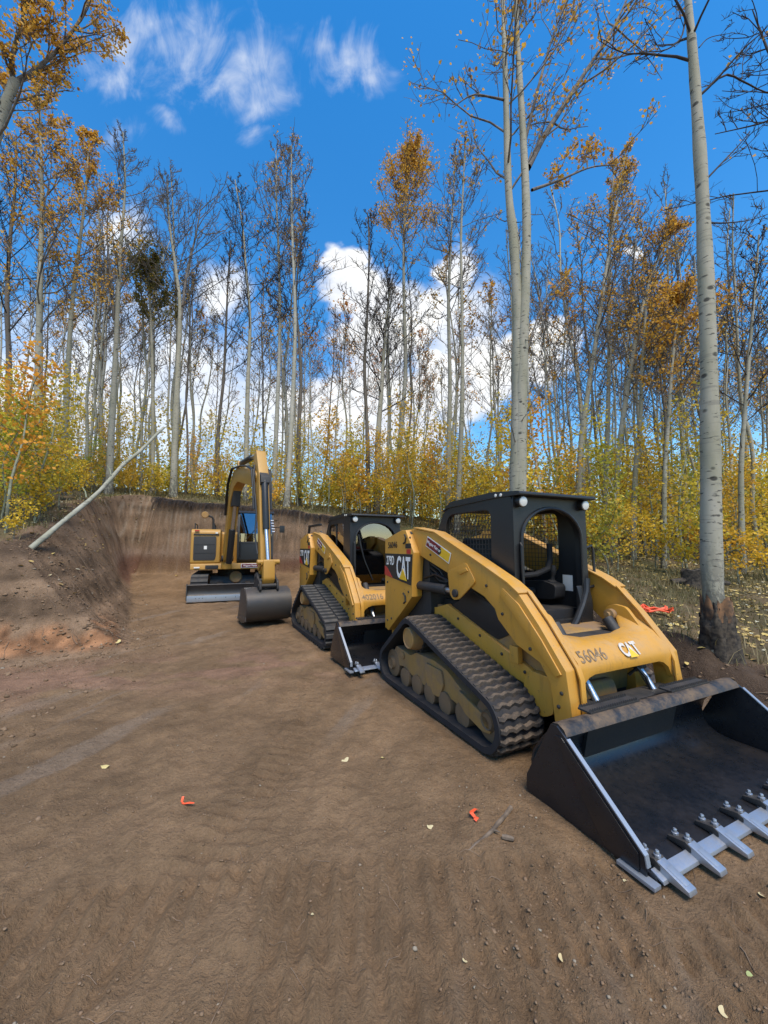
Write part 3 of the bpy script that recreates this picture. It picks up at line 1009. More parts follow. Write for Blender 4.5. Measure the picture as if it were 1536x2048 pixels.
        MB().sweep([(.80, 1.225), (1.00, 1.02), (1.232, .735), (1.262, .66), (1.275, .42), (1.25, .33)], .014, *sorted((s * .53, s * .575))).build('arm_front_edge', Y, a, 0.003)
        # top flange
        MB().sweep([(-.92, 1.822), (-.46, 1.752), (.28, 1.455), (.67, 1.29), (.80, 1.212)], .016, *sorted((s * .52, s * .672))).build('arm_flange', Y, a, 0.004)
        MB().lathe((-1.02, s * .66, 1.73), (0, s, 0), [(.06, 0), (.06, .03), (.03, .035), (.03, .05)], 18).build('pivot_pin', DK, a)
        cyl = MB()
        cyl.cyl((-.98, s * .63, 1.13), (-.28, s * .63, 1.135), .052, n=18)
        lc = cyl.build('lift_cylinder', DK, t, 0.006)
        MB().cyl((-.30, s * .63, 1.135), (-.06, s * .63, 1.13), .03, n=14).build('piston_rod', M['chrome'], lc)
        MB().lathe((-.05, s * .655, 1.125), (0, s, 0), [(.04, 0), (.04, .045), (.018, .05)], 14).build('pivot_pin', DK, lc)
        MB().tube([(-.8, s * .6, 1.22), (-.55, s * .6, 1.28), (-.35, s * .6, 1.24), (-.2, s * .6, 1.18)], .012, 6).build('hydraulic_hose', BK, t)
        if s < 0:
            q = -.664
            dirx = Vector((.74, 0, -.30)).normalized()
            nrm = Vector((.30, 0, .74)).normalized()
            def quad(u0, u1, v0, v1, base=Vector((-.62, 0, 1.665))):
                return [((base + dirx * u + nrm * v).x, (base + dirx * u + nrm * v).z) for u, v in ((u0, v0), (u1, v0), (u1, v1), (u0, v1))]
            lab = MB().prism(quad(0, .50, -.07, .05), q, q - .003).build('rental_label', M['white'], a, smooth=0)
            MB().prism(quad(.01, .30, -.06, .04), q - .0035, q - .006).build('maroon_panel', M['maroon'], lab, smooth=0)
            MB().prism(quad(.305, .49, -.06, .04), q - .0035, q - .006).build('yellow_panel', M['print_yellow'], lab, smooth=0)
            ce = Vector((-.62, 0, 1.665)) + dirx * .15 - nrm * .008
            lettering('Wagner Rents', .052, M['white'], lab, (ce.x, q - .0065, ce.z), dirx, nrm, 0.0005, 0.9)
            ce = Vector((-.62, 0, 1.665)) + dirx * .292 - nrm * .012
            MB().lathe((ce.x, q - .0062, ce.z), (0, -1, 0), [(.036, 0), (.036, .002)], 20).build('badge', M['black_print'], lab, smooth=0)
            lettering('CAT', .030, M['white'], lab, (ce.x, q - .0088, ce.z), dirx, nrm, 0.0008, 0.8)

    boltm = MB().lathe((0, 0, 0), (0, -1, 0), [(.014, -.002), (.014, .006), (.009, .010)], 8).mesh('bolt')
    boltm.materials.append(M['dark'])
    for bx_, by_, bz_ in ((-.88, -.742, 1.70), (-1.52, -.742, .62), (-1.40, -.742, .66), (-1.52, -.742, 1.12), (-.93, -.742, 1.05), (.62, -.662, 1.20), (.60, -.662, 1.02), (.90, -.662, .80), (1.15, -.662, .46), (1.18, -.662, .56),
                          (-.55, -.662, 1.50), (.40, -.662, 1.24), (.15, -.547, .74), (.45, -.547, .64), (.72, -.547, .56), (-.2, -.547, .84)):
        q = link('bolt', boltm, None, t)
        q.location = (bx_, by_, bz_)
    for k in range(3):
        MB().tube([(-.86, -.56 + .03 * k, 1.30 - .05 * k), (-.70, -.57, 1.40 - .05 * k), (-.52, -.56, 1.33 - .06 * k), (-.40, -.54, 1.20)], .013, 7).build('hydraulic_hose', BK, t)

    # --- cross member between the arms
    cm = MB()
    prof = [(1.235, .668), (1.245, .715), (1.225, .765), (1.175, .82), (1.09, .85), (.98, .862)]
    ys_ = [-.544, -.50, -.44, -.38, -.20, .0, .20, .38, .44, .50, .544]
    low = [-.14, -.055, -.015, 0, 0, 0, 0, 0, -.015, -.055, -.14]
    rise = [.17, .15, .09, .03, 0, 0, 0, .03, .09, .15, .17]
    vs, fs = [], []
    for yy, dz, up in zip(ys_, low, rise):
        ring = []
        for k, (px_, pz_) in enumerate(prof):
            q = pz_ + (dz if k == 0 else 0)
            f = max(0, (k - 2) / 3)
            ring.append((px_ - up * 1.1 * f, yy, q + up * f))
        ring2 = [(x - .03, y, z - .012) for x, y, z in ring[::-1]]
        vs += ring + ring2
    m_ = 2 * len(prof)
    for i in range(len(ys_) - 1):
        for k in range(m_):
            fs.append((i * m_ + k, i * m_ + (k + 1) % m_, (i + 1) * m_ + (k + 1) % m_, (i + 1) * m_ + k))
    fs += [tuple(range(m_)), tuple(range((len(ys_) - 1) * m_ + m_ - 1, (len(ys_) - 1) * m_ - 1, -1))]
    cmo = cm.add(vs, fs).build('cross_member', Y, t, 0.0, smooth=50)
    nface = Vector((.75, 0, .66))
    lg = lettering('CAT', .145, M['worn_white'], cmo, (1.212, .06, .792), (0, 1, 0), (-.66, 0, .75), 0.006, 0.72)
    tri = MB().add([(0, -.05, -.06), (0, .05, -.06), (0, 0, .02)], [(0, 1, 2)]).build('yellow_triangle', M['print_yellow'], cmo, smooth=0)
    tri.location = (1.214, .06, .792)
    tri.rotation_euler = (0, -.72, 0)
    lettering(cross_number, .13, M['faded_print'], cmo, (1.205, -.36, .790), (0, 1, 0), (-.66, 0, .75), 0.001, 0.9)
    for s in (-1, 1):
        g = MB()
        ya, yb = sorted((s * .46, s * .50))
        g.prism(round_poly([(.70, .90), (.74, 1.03), (.82, 1.065), (.93, 1.05), (1.05, .90), (.98, .82), (.86, .86)], .03, 3), ya, yb)
        go = g.build('gusset', Y, t, 0.008)
        MB().lathe((.80, s * .44, .97), (0, -s, 0), [(.05, -.02), (.05, .03), (.025, .035), (.025, .06)], 16).build('pivot_pin', YD, go)
        tc = MB().cyl((.84, s * .33, .95), (1.12, s * .33, .58), .048, n=16).build('tilt_cylinder', DK, t, 0.006)
        MB().cyl((1.11, s * .33, .59), (1.24, s * .33, .40), .026, n=14).build('piston_rod', M['chrome'], tc)
    MB().prism([(.56, .80), (.57, .84), (1.0, .852), (1.0, .80)], -.43, .43).build('entry_step', DK, t, 0.006)

    # --- coupler
    MB().prism([(1.10, .10), (1.14, .46), (1.30, .46), (1.22, .10)], -.52, .52).build('coupler', DK, t, 0.01)
    MB().tube([(1.1, .2, .55), (1.16, .22, .62), (1.2, .26, .55), (1.22, .28, .45)], .014, 6).build('hydraulic_hose', BK, t)

    # --- cab
    roof = MB()
    roof.prism(round_poly([(-.58, 1.99), (-.40, 2.095), (.30, 2.115), (.66, 2.085), (.665, 2.05), (.30, 2.055), (-.45, 2.03)], 0.02, 3), -.49, .50)
    ro = roof.build('cab_roof', BK, t, 0.015, 3)
    for k in range(2):
        MB().lathe((.36 + .07 * k, -.492, 2.075 - .003 * k), (0, -1, 0), [(.016, 0), (.016, .005), (.01, .008)], 10).build('roof_bolt', M['lamp_lens'], ro)
    for s in (-1, 1):
        lo_ = MB().lathe((.585, s * .405, 2.0), (1, 0, -.12), [(.03, -.04), (.05, -.02), (.054, .03), (.05, .034)], 22).build('work_lamp', BK, ro)
        MB().lathe((.585, s * .405, 2.0), (1, 0, -.12), [(.047, .030), (.042, .042), (.02, .048)], 20).build('lens', M['lamp_lens'], lo_)
    cabf = None
    for s in (-1, 1):
        outer = resample([(-.70, 1.10), (.555, .86), (.545, 2.06), (-.40, 2.05), (-.56, 1.98), (-.72, 1.72)][::1], 72)
        inner_poly = round_poly([(-.54, 1.32), (.26, 1.32), (.26, 1.955), (-.42, 1.955), (-.50, 1.88)], .09, 5)
        inner = resample(inner_poly, 72)
        # match start points by angle round the window centre
        cx, cz = -.14, 1.62
        ang = lambda p: math.atan2(p.y - cz, p.x - cx)
        outer = sorted(outer, key=ang)
        inner = sorted(inner, key=ang)
        ya, yb = sorted((s * .425, s * .475))
        sf = MB().ring_plate([tuple(p) for p in outer], [tuple(p) for p in inner], ya, yb).build('cab_side_frame', BK, t, 0.0)
        yw = s * .452
        if not enclosed:
            w = MB()
            for k in range(14):
                zz = 1.33 + k * .0475
                w.cyl((-.53, yw, zz), (.26, yw, zz), .0028, n=5, caps=False)
            for k in range(17):
                xx = -.51 + k * .0475
                w.cyl((xx, yw - .005, 1.32), (xx, yw - .005, 1.955), .0028, n=5, caps=False)
            tag(w.build('mesh_guard', DK, sf), kind='stuff')
        else:
            MB().prism(inner_poly, yw - .004, yw + .004).build('side_window', M['glass'], sf, smooth=0)
            MB().box(-.15, -.12, *sorted((s * .456, s * .47)), 1.33, 1.95).build('window_bar', BK, sf, 0.004)
    # front frame with arched opening
    def arch(w, zb, zt, n=16, drop=0.30):
        pts = [(-w, zb), (w, zb), (w * 1.0, zt - drop)]
        for k in range(1, n):
            a = math.pi * k / n
            pts.append((w * math.cos(a), zt - drop + drop * math.sin(a)))
        return pts + [(-w, zt - drop)]
    cz = 1.45
    ang2 = lambda p: math.atan2(p[1] - cz, p[0] * 1.3)
    outer = sorted([tuple(p) for p in resample([(-.474, .86), (.474, .86), (.474, 2.05), (-.474, 2.05)], 96)], key=ang2)
    inner = sorted([tuple(p) for p in resample(arch(.385, .90, 1.96), 96)], key=ang2)
    ff = MB().ring_plate(outer, inner, .50, .562, axis='x').build('cab_front_frame', BK, t, 0.0)
    tube_pts = [(.57, y, z) for y, z in arch(.388, .98, 1.955)[1:]] + [(.57, -.388, .98)]
    MB().tube(tube_pts, .016, 8).build('door_seal', BK, ff)
    # rear frame and rear guard
    MB().prism([(-.70, 1.06), (-.71, 1.40), (-.66, 1.40), (-.66, 1.06)], -.42, .42).build('cab_rear_panel', BK, t, 0.006)
    if not enclosed:
        w = MB()
        for k in range(9):
            zz = 1.44 + k * .05
            xx = -.70 + max(0, zz - 1.72) * .5
            w.cyl((xx, -.42, zz), (xx, .42, zz), .0028, n=5, caps=False)
        for k in range(18):
            yy = -.41 + k * .048
            w.tube([(-.71, yy, 1.40), (-.705, yy, 1.72), (-.57, yy, 1.98)], .0028, 4)
        tag(w.build('rear_mesh_guard', DK, t), kind='stuff')
    else:
        MB().prism([(-.70, 1.40), (-.70, 1.72), (-.57, 1.97), (-.565, 1.965), (-.693, 1.72), (-.693, 1.40)], -.42, .42).build('rear_window', M['glass'], t, smooth=0)
    # interior
    seat = MB()
    seat.prism(round_poly([(-.42, 1.02), (.10, 1.05), (.12, 1.16), (-.30, 1.14), (-.40, 1.68), (-.52, 1.70), (-.54, 1.10)], .05, 4), -.24, .24)
    seat.build('seat', M['interior'], t, 0.03, 3)
    MB().box(-.66, .50, -.42, .42, .82, .99).build('cab_floor', M['interior'], t, 0.01)
    for s in (-1, 1):
        c_ = MB()
        c_.prism(round_poly([(-.25, 1.20), (.20, 1.24), (.36, 1.20), (.34, 1.06), (.16, 1.04), (-.25, 1.10)], .04, 3), *sorted((s * .25, s * .40)))
        co_ = c_.build('arm_console', M['interior'], t, 0.02, 3)
        MB().lathe((.25, s * .32, 1.20), (0.15, 0, 1), [(.055, 0), (.05, .035), (.025, .05), (.02, .09), (.032, .12), (.034, .17), (.02, .20)], 14).build('joystick', M['interior'], co_)
    MB().tube([(.12, -.36, 1.30), (.22, -.20, 1.29), (.25, .10, 1.31), (.25, .27, 1.36), (.22, .34, 1.46), (.20, .36, 1.62)], .030, 10).build('lap_bar', M['interior'], t)
    MB().prism(round_poly([(.555, .84), (.60, .86), (.60, 1.06), (.57, 1.20), (.555, 1.22)], .02, 2), .30, .47).build('cab_foot', BK, t, 0.012)
    MB().tube([(.59, .16, .80), (.60, .24, .90), (.60, .33, 1.04), (.59, .40, 1.16), (.58, .42, 1.28)], .034, 10).build('sill_trim', BK, t)
    MB().tube([(.55, .48, 1.58), (.56, .54, 1.60), (.56, .56, 1.56), (.56, .57, 1.25), (.56, .55, 1.20), (.55, .48, 1.19)], .014, 8).build('grab_handle', BK, t)
    MB().tube([(.565, -.40, 1.62), (.59, -.41, 1.60), (.59, -.41, 1.22), (.565, -.40, 1.20)], .014, 8).build('grab_handle', BK, t)
    MB().box(.30, .42, .424, .43, 1.14, 1.30).build('safety_sticker', M['white'], t, 0.001)
    if enclosed:
        MB().prism(arch(.392, .93, 1.955), .528, .536, axis='x').build('door_glass', M['glass'], t, smooth=0)
        wp = MB().tube([(.548, -.05, .98), (.55, -.20, 1.30), (.55, -.30, 1.62)], .010, 6).build('wiper_arm', BK, t)
        MB().obox((.552, -.27, 1.55), (.012, .018, .40), (.25, 0, 0)).build('wiper_blade', BK, wp)
        MB().box(-1.42, -.62, -.63, -.58, 1.94, 1.985).build('guard_rail', BK, t, 0.008)
        MB().tube([(-1.40, -.60, 1.96), (-1.46, -.60, 1.80), (-1.42, -.60, 1.52)], .028, 8).build('guard_post', BK, t)
        MB().tube([(-1.15, -.50, 1.60), (-1.05, -.50, 1.82), (-.92, -.50, 1.84), (-.84, -.50, 1.70), (-.80, -.50, 1.55)], .022, 8).build('coiled_hose', M['grey_panel'], t)
    else:
        MB().cyl((-.63, -.40, 1.53), (-.63, -.40, 1.62), .03, .026, 12).build('amber_cap', M['print_yellow'], t)

    # --- bucket
    b = M['bucket']
    shell = [(1.92, .016), (1.40, .016), (1.31, .03), (1.245, .07), (1.21, .13), (1.205, .20), (1.225, .27), (1.31, .39), (1.405, .495)]
    bk = MB().sweep(shell, .014, -.985, .985).build('bucket', b, t, smooth=60)
    MB().sweep([(1.385, .497), (1.425, .508), (1.465, .487), (1.483, .456)], .014, -.986, .986).build('bucket_lip', M['bucket_lip'], bk, smooth=60)
    for s in (-1, 1):
        ya, yb = sorted((s * .987, s * 1.003))
        MB().prism([(1.165, .0), (1.172, .10), (1.385, .50), (1.43, .505), (1.50, .455), (1.925, .105), (1.93, .0)], ya, yb).build('side_plate', b, bk, 0.003)
        ya, yb = sorted((s * 1.0035, s * 1.012))
        MB().prism([(1.72, .02), (1.90, .02), (1.90, .10), (1.47, .455), (1.42, .45)], ya, yb).build('side_wear_plate', b, bk, 0.003)
        ya, yb = sorted((s * .982, s * 1.010))
        MB().sweep([(1.505, .459), (1.93, .109), (1.938, .06)], .007, ya, yb).build('worn_edge', M['edge_steel'], bk, smooth=0)
        MB().prism([(1.80, -.004), (1.985, -.004), (1.985, .014), (1.80, .014)], *sorted((s * .985, s * 1.035))).build('side_cutter', M['edge_steel'], bk, 0.003)
        st = MB()
        st.box(1.33, 1.425, s * .44 - .25, s * .44 + .25, .514, .526)
        for k in range(22):
            yy = s * .44 - .245 + k * .0222
            for xx in (1.335, 1.415):
                st.prism([(yy, .524), (yy + .016, .524), (yy + .008, .542)], xx - .006, xx + .006, axis='x')
        st.build('serrated_step', DK, bk)
    MB().prism([(1.84, .006), (1.84, .032), (1.955, .026), (1.965, .006)], -.98, .98).build('cutting_edge', M['bucket'], bk, 0.002)
    MB().prism([(1.93, .027), (1.93, .040), (1.985, .022), (1.99, .008)], -.97, .97).build('edge_strip', M['steel'], bk, 0.002)
    tooth = MB().prism([(1.90, .038), (1.94, .072), (2.075, .030), (2.08, .010), (1.93, .018)], -.030, .030).mesh('tooth', .006)
    groove = MB().obox((2.015, 0, .0475), (.085, .030, .006), (0, .295, 0)).mesh('tooth_recess', 0.001)
    adap = MB().prism([(1.835, .034), (1.845, .058), (1.93, .075), (1.955, .060), (1.955, .036)], -.034, .034).mesh('tooth_adapter', .006)
    bolt = MB().lathe((0, 0, 0), (0, 0, 1), [(.017, 0), (.017, .011), (.010, .013), (.010, .026), (.007, .030)], 8).mesh('bolt')
    for me_, mt in ((tooth, M['steel']), (groove, M['edge_steel']), (adap, M['dark']), (bolt, M['steel'])):
        me_.materials.append(mt)
    for k in range(8):
        yy = -.905 + k * .2586
        for nm, me_, loc_ in (('tooth', tooth, (0, yy, 0)), ('tooth_recess', groove, (0, yy, 0)), ('tooth_adapter', adap, (0, yy, 0)), ('bolt', bolt, (1.865, yy, .062)), ('bolt', bolt, (1.925, yy, .073))):
            q = link(nm, me_, None, bk)
            q.location = loc_
    return t


L1 = make_loader('track_loader', (1.359, 4.164, 0.005), -1.138,
                 'yellow compact track loader with open mesh-sided cab and black toothed bucket, nearest the camera', False, False, '56046', '56046', None)
L2 = make_loader('track_loader', (-0.393, 7.095, 0.055), -1.101,
                 'yellow compact track loader with glazed cab door, parked between the excavator and the nearest loader', True, True, None, '402016', None)


# ------------------------------------------------------------------ excavator
def make_excavator(loc, yaw):
    t = empty('excavator', loc, yaw)
    tag(t, 'yellow tracked excavator with raised boom and dozer blade, parked before the dug earth wall', 'excavator')
    Y, BK, DK = M['ex_yellow'], M['black'], M['dark']
    # tracks
    circ = [(-1.15, .36, .30), (1.15, .36, .30)]
    def pad_lug():
        return [(MB().prism([(-.055, -.002), (.055, -.002), (.04, .028), (-.04, .028)], -.22, .22).mesh('lug', smooth=0), 0.0, False)]
    for s in (-1, 1):
        ya, yb = (-1.15, -.70) if s < 0 else (.70, 1.15)
        make_track(t, circ, ya, yb, pad_lug, 38, (M['rubber'], M['lug_grey']), 0.04)
        yo = s * .925
        MB().prism(round_poly([(-1.0, .22), (-1.0, .44), (-.2, .50), (1.0, .44), (1.0, .22)], .05, 3), yo - .14, yo + .14).build('track_frame', DK, t, 0.015)
        for cx, cz, r in circ:
            MB().lathe((cx, yo - .15, cz), (0, 1, 0), [(.10, 0), (.24, .02), (.255, .05), (.255, .25), (.24, .28), (.10, .30)], 24).build('idler', DK, t)
        for k in range(5):
            MB().lathe((-.75 + .375 * k, yo - .13, .17), (0, 1, 0), [(.05, 0), (.09, .01), (.09, .25), (.05, .26)], 14).build('roller', DK, t)
    MB().prism(round_poly([(-.75, .36), (-.75, .62), (.75, .62), (.85, .36)], .06, 3), -.68, .68).build('undercarriage_frame', DK, t, 0.02)
    MB().cyl((0, 0, .60), (0, 0, .80), .50, .50, 32).build('slew_ring', DK, t)
    MB().lathe((.72, .05, .55), (1, 0, .3), [(.16, 0), (.19, .05), (.17, .12), (.05, .14)], 16).build('travel_motor_cover', M['yellow_dirty'], t)
    # dozer blade
    blade = MB().sweep([(2.02, .08), (1.93, .16), (1.90, .27), (1.92, .38), (2.00, .47)], .03, -1.17, 1.17).build('dozer_blade', M['ex_bucket'], t, smooth=60)
    MB().prism([(2.022, .018), (2.040, .018), (2.036, .18), (2.006, .18)], -1.165, 1.165).build('blade_cutting_edge', M['steel'], blade, 0.003)
    hole = MB().lathe((0, 0, 0), (1, 0, 0), [(.022, 0), (.022, .010), (.01, .012)], 10).mesh('blade_bolt')
    hole.materials.append(M['dark'])
    for k, yy in enumerate((-.95, -.86, -.78, -.45, -.2, .05, .3, .55, .8, .95)):
        q = link('blade_bolt', hole, None, blade)
        q.location = (2.026, yy, .11)
    for s in (-1, 1):
        ya, yb = sorted((s * .32, s * .46))
        MB().prism([(.6, .34), (.6, .46), (1.9, .34), (1.9, .22)], ya, yb).build('blade_arm', DK, t, 0.012)
        MB().prism([(1.84, .06), (1.90, .50), (2.03, .50), (2.06, .06)], *sorted((s * 1.165, s * 1.185))).build('blade_end_plate', M['ex_bucket'], blade, 0.004)
    # house
    deck = MB().prism(round_poly([(-1.25, .82), (-1.25, 1.0), (1.06, 1.0), (1.10, .82)], .03, 3), -1.2, 1.15).build('house_deck', Y, t, 0.015)
    MB().prism(round_poly([(-1.42, .86), (-1.50, 1.2), (-1.45, 1.98), (-.55, 2.0), (-.50, .86)], .10, 4), -1.12, 1.12).build('counterweight', Y, t, 0.03, 3)
    side = MB().prism(round_poly([(-.9, 1.0), (-.9, 2.02), (.92, 2.02), (1.0, 1.94), (1.04, 1.0)], .06, 4), -1.22, -.42).build('engine_cover', Y, t, 0.03, 3)
    pan = MB().prism(round_poly([(-1.14, 1.10), (-.56, 1.10), (-.53, 1.22), (-.53, 1.80), (-1.14, 1.80)], .05, 3), 1.030, 1.055, axis='x').build('black_front_panel', M['grey_panel'], side, 0.006)
    MB().prism([(-.86, 1.42), (-.78, 1.42), (-.78, 1.52), (-.86, 1.52)], 1.056, 1.062, axis='x').build('panel_latch', M['white'], pan, smooth=0)
    MB().box(1.0, 1.03, -1.15, -.46, 1.84, 1.88).build('cover_trim', DK, side, 0.004)
    MB().box(1.0, 1.045, -.56, -.49, 1.88, 1.93).build('front_lamp', M['lamp_lens'], side, 0.008)
    MB().box(1.0, 1.05, -1.12, -1.0, 1.955, 1.99).build('roof_latch', M['red'], side, 0.004)
    MB().prism([(1.105, -1.10), (1.105, -.95), (1.13, -.95), (1.13, -1.10)], .87, .91, axis='z').build('front_label', M['white'], deck, 0.001)
    MB().box(1.09, 1.112, -.80, -.45, .84, .95).build('deck_recess', DK, deck, 0.004)
    MB().tube([(.45, -.66, 2.02), (.45, -.66, 2.34), (.46, -.70, 2.42), (.48, -.82, 2.46)], .032, 8).build('exhaust_pipe', DK, side)
    MB().lathe((.50, -.90, 2.48), (1, 0, 0.1), [(.02, -.05), (.10, -.03), (.11, .0), (.09, .03)], 14).build('mirror', M['yellow_dirty'], side)
    # cab
    cb = MB()
    fr = [(-.62, .98), (.90, .98), (1.02, 1.10), (1.02, 1.90), (.86, 2.56), (-.55, 2.58), (-.62, 2.40)]
    for s, ya, yb in ((-1, .06, .12), (1, 1.06, 1.12)):
        inner = round_poly([(-.45, 1.45), (.92, 1.45), (.92, 1.88), (.78, 2.46), (-.45, 2.46)], .06, 3)
        cx, cz = .2, 1.95
        ang = lambda p: math.atan2(p[1] - cz, p[0] - cx)
        o_ = sorted([tuple(p) for p in resample(fr, 60)], key=ang)
        i_ = sorted([tuple(p) for p in resample(inner, 60)], key=ang)
        sf = MB().ring_plate(o_, i_, ya, yb).build('cab_side_frame', M['grey_panel'], t)
        MB().prism(inner, (ya + yb) / 2 - .004, (ya + yb) / 2 + .004).build('side_window', M['glass'], sf, smooth=0)
    MB().prism(round_poly([(-.62, 2.55), (-.55, 2.63), (.80, 2.62), (.92, 2.55)], .03, 3), .04, 1.14).build('cab_roof', BK, t, 0.02, 3)
    lf = MB().prism([(.92, .98), (1.03, 1.10), (1.03, 1.62), (1.00, 1.62), (.98, 1.12), (.90, 1.02)], .12, 1.06).build('lower_front_panel', BK, t, 0.008)
    MB().prism([(1.03, 1.63), (1.03, 1.90), (.87, 2.54), (.862, 2.54), (1.022, 1.90), (1.022, 1.63)], .12, 1.06).build('windscreen', M['glass'], t, smooth=0)
    MB().box(.98, 1.04, .12, 1.06, 1.60, 1.65).build('windscreen_bar', M['grey_panel'], t, 0.006)
    MB().prism([(-.62, .98), (-.62, 2.55), (-.57, 2.55), (-.57, .98)], .12, 1.06).build('cab_rear_panel', M['grey_panel'], t, 0.006)
    MB().prism(round_poly([(-.1, 1.3), (.35, 1.34), (.35, 1.46), (-.02, 1.44), (-.12, 2.05), (-.25, 2.05), (-.24, 1.35)], .04, 3), .36, .86).build('seat', M['interior'], t, 0.03, 3)
    MB().cyl((.55, .3, 1.0), (.62, .3, 1.55), .02, .02, 8).build('control_lever', M['interior'], t)
    MB().cyl((.55, .9, 1.0), (.62, .9, 1.55), .02, .02, 8).build('control_lever', M['interior'], t)
    rl = MB().box(1.106, 1.118, .18, .78, .86, .99).build('rental_label', M['white'], deck, 0.001)
    MB().box(1.119, 1.124, .20, .76, .875, .975).build('maroon_panel', M['maroon'], rl, 0.001)
    lettering('Wagner Rents', .075, M['white'], rl, (1.126, .44, .925), (0, 1, 0), (0, 0, 1), 0.001, 0.9)
    MB().cyl((.30, .3, 2.62), (.30, .3, 3.30), .008, .004, 6).build('antenna', BK, t)
    MB().tube([(.85, 1.12, 2.10), (.95, 1.25, 2.12), (1.0, 1.34, 2.10)], .014, 6).build('mirror_arm', BK, t)
    MB().obox((1.0, 1.38, 2.05), (.03, .16, .22), (0, 0, .1)).build('mirror', BK, t, 0.02)

    for yy_ in (-1.16, -.62):
        MB().tube([(-.3, yy_, 2.02), (-.3, yy_, 2.20), (.55, yy_, 2.20), (.55, yy_, 2.02)], .018, 7).build('handrail', BK, side)
    for zz_ in (1.30, 1.55):
        MB().box(1.0555, 1.060, -1.12, -.56, zz_, zz_ + .012).build('panel_seam', BK, pan, 0.0)
    for k in range(4):
        MB().tube([(1.02, -.40 + .06 * k, 1.05), (1.16, -.34 + .05 * k, 1.22), (1.24, -.30 + .04 * k, 1.10), (1.22, -.26 + .04 * k, .92)], .018, 7).build('hydraulic_hose', BK, t)
    MB().tube([(1.04, .14, 1.2), (1.10, .14, 1.25), (1.10, .14, 1.85), (1.02, .14, 1.9)], .014, 7).build('grab_handle', BK, t)
    MB().tube([(1.03, .3, 1.70), (1.035, .5, 1.95), (1.0, .62, 2.10)], .010, 6).build('wiper_arm', BK, t)

    # --- boom, swung a little to its left about the post in front of the house
    post = MB().cyl((1.18, -.22, .84), (1.18, -.22, 1.30), .15, .15, 20).build('swing_post', Y, t, 0.02)
    SW = -1.01 - yaw
    Pz = Vector((1.18, -.22, 0))
    def place(o):
        o.location = Pz
        o.rotation_euler = (0, 0, SW)
        return o
    boom_pts = [(-.10, 1.02), (.20, 1.05), (.40, 1.60), (.84, 2.70), (1.26, 3.10), (1.75, 3.20), (3.35, 2.86), (3.70, 2.92), (3.76, 3.08), (3.58, 3.20), (1.72, 3.58), (1.15, 3.56), (.72, 3.22), (.25, 2.10), (-.08, 1.28)]
    bm_ = place(MB().prism(round_poly(boom_pts, .10, 3), -.125, .125).build('boom', Y, t, 0.014))
    for q in (-.14, .14):
        MB().lathe((.06, q - .02, 1.15), (0, 1, 0), [(.09, 0), (.09, .04)], 16).build('pivot_pin', DK, bm_)
    # boom cylinder in front of the boom foot
    bc = MB().cyl((.34, -.0, 1.02), (.66, 0, 1.98), .085, n=18).build('boom_cylinder', BK, bm_, 0.008)
    MB().cyl((.65, 0, 1.95), (.98, 0, 2.80), .045, n=14).build('piston_rod', M['chrome'], bc)
    MB().prism([(.80, 2.62), (1.14, 2.62), (1.20, 3.14), (.92, 2.92)], -.10, .10).build('cylinder_bracket', DK, bm_, 0.01)
    sc = MB().cyl((1.55, 0, 3.72), (2.72, 0, 3.66), .07, n=18).build('stick_cylinder', BK, bm_, 0.008)
    MB().cyl((2.70, 0, 3.66), (3.47, 0, 3.60), .038, n=14).build('piston_rod', M['chrome'], sc)
    MB().prism([(1.42, 3.54), (1.70, 3.54), (1.60, 3.79), (1.50, 3.79)], -.09, .09).build('cylinder_bracket', Y, bm_, 0.01)
    for k, q in enumerate((-.17, -.14, .15, .18)):
        MB().tube([(.42, q, 2.4), (.72, q * 1.1, 3.26), (1.25, q * 1.1, 3.62), (2.4, q, 3.50), (3.2, q * 1.2, 3.34), (3.66, q * 1.2, 3.18), (3.78, q * 1.1, 2.7), (3.86, q * 1.1, 2.3)], .022, 7).build('hydraulic_hose', BK, bm_)
    MB().obox((.95, 0.18, 3.28), (.16, .03, .10), (0, -.6, 0)).build('work_lamp', M['lamp_lens'], bm_, 0.01)
    # stick
    stick_pts = [(3.42, 3.60), (3.60, 3.66), (3.90, 3.08), (4.12, 1.95), (4.29, 1.02), (4.23, .90), (4.10, .96), (3.90, 1.95), (3.58, 2.90), (3.38, 3.48)]
    st = place(MB().prism(round_poly(stick_pts, .06, 3), -.105, .105).build('stick', Y, t, 0.012))
    bcy = MB().cyl((3.98, .0, 2.90), (4.21, .0, 1.86), .07, n=18).build('bucket_cylinder', BK, st, 0.008)
    MB().cyl((4.205, 0, 1.88), (4.43, 0, 1.20), .038, n=14).build('piston_rod', M['chrome'], bcy)
    MB().prism([(3.80, 3.16), (3.90, 2.78), (4.06, 2.86), (4.02, 3.00)], -.09, .09).build('cylinder_bracket', DK, st, 0.01)
    for q in (-.14, .125):
        MB().tube([(3.62, q, 3.3), (3.74, q * 1.1, 2.8), (3.94, q, 2.2), (4.0, q * 1.2, 1.7), (4.12, q, 1.35)], .02, 7).build('hydraulic_hose', BK, st)
    MB().lathe((3.62, -.15, 3.05), (0, 1, 0), [(.09, 0), (.09, .30)], 18).build('pivot_pin', DK, st)
    cp = MB()
    for q in range(5):
        cp.cyl((3.98 + .03 * q, .15, 2.05 - .06 * q), (3.98 + .03 * q, .21, 2.05 - .06 * q), .018, n=8)
    cp.build('hose_couplings', M['steel'], st)
    # linkage and bucket
    MB().prism(round_poly([(4.36, 1.24), (4.50, 1.24), (4.54, .86), (4.44, .70), (4.38, .86)], .04, 3), -.11, .11).build('bucket_link', Y, st, 0.01)
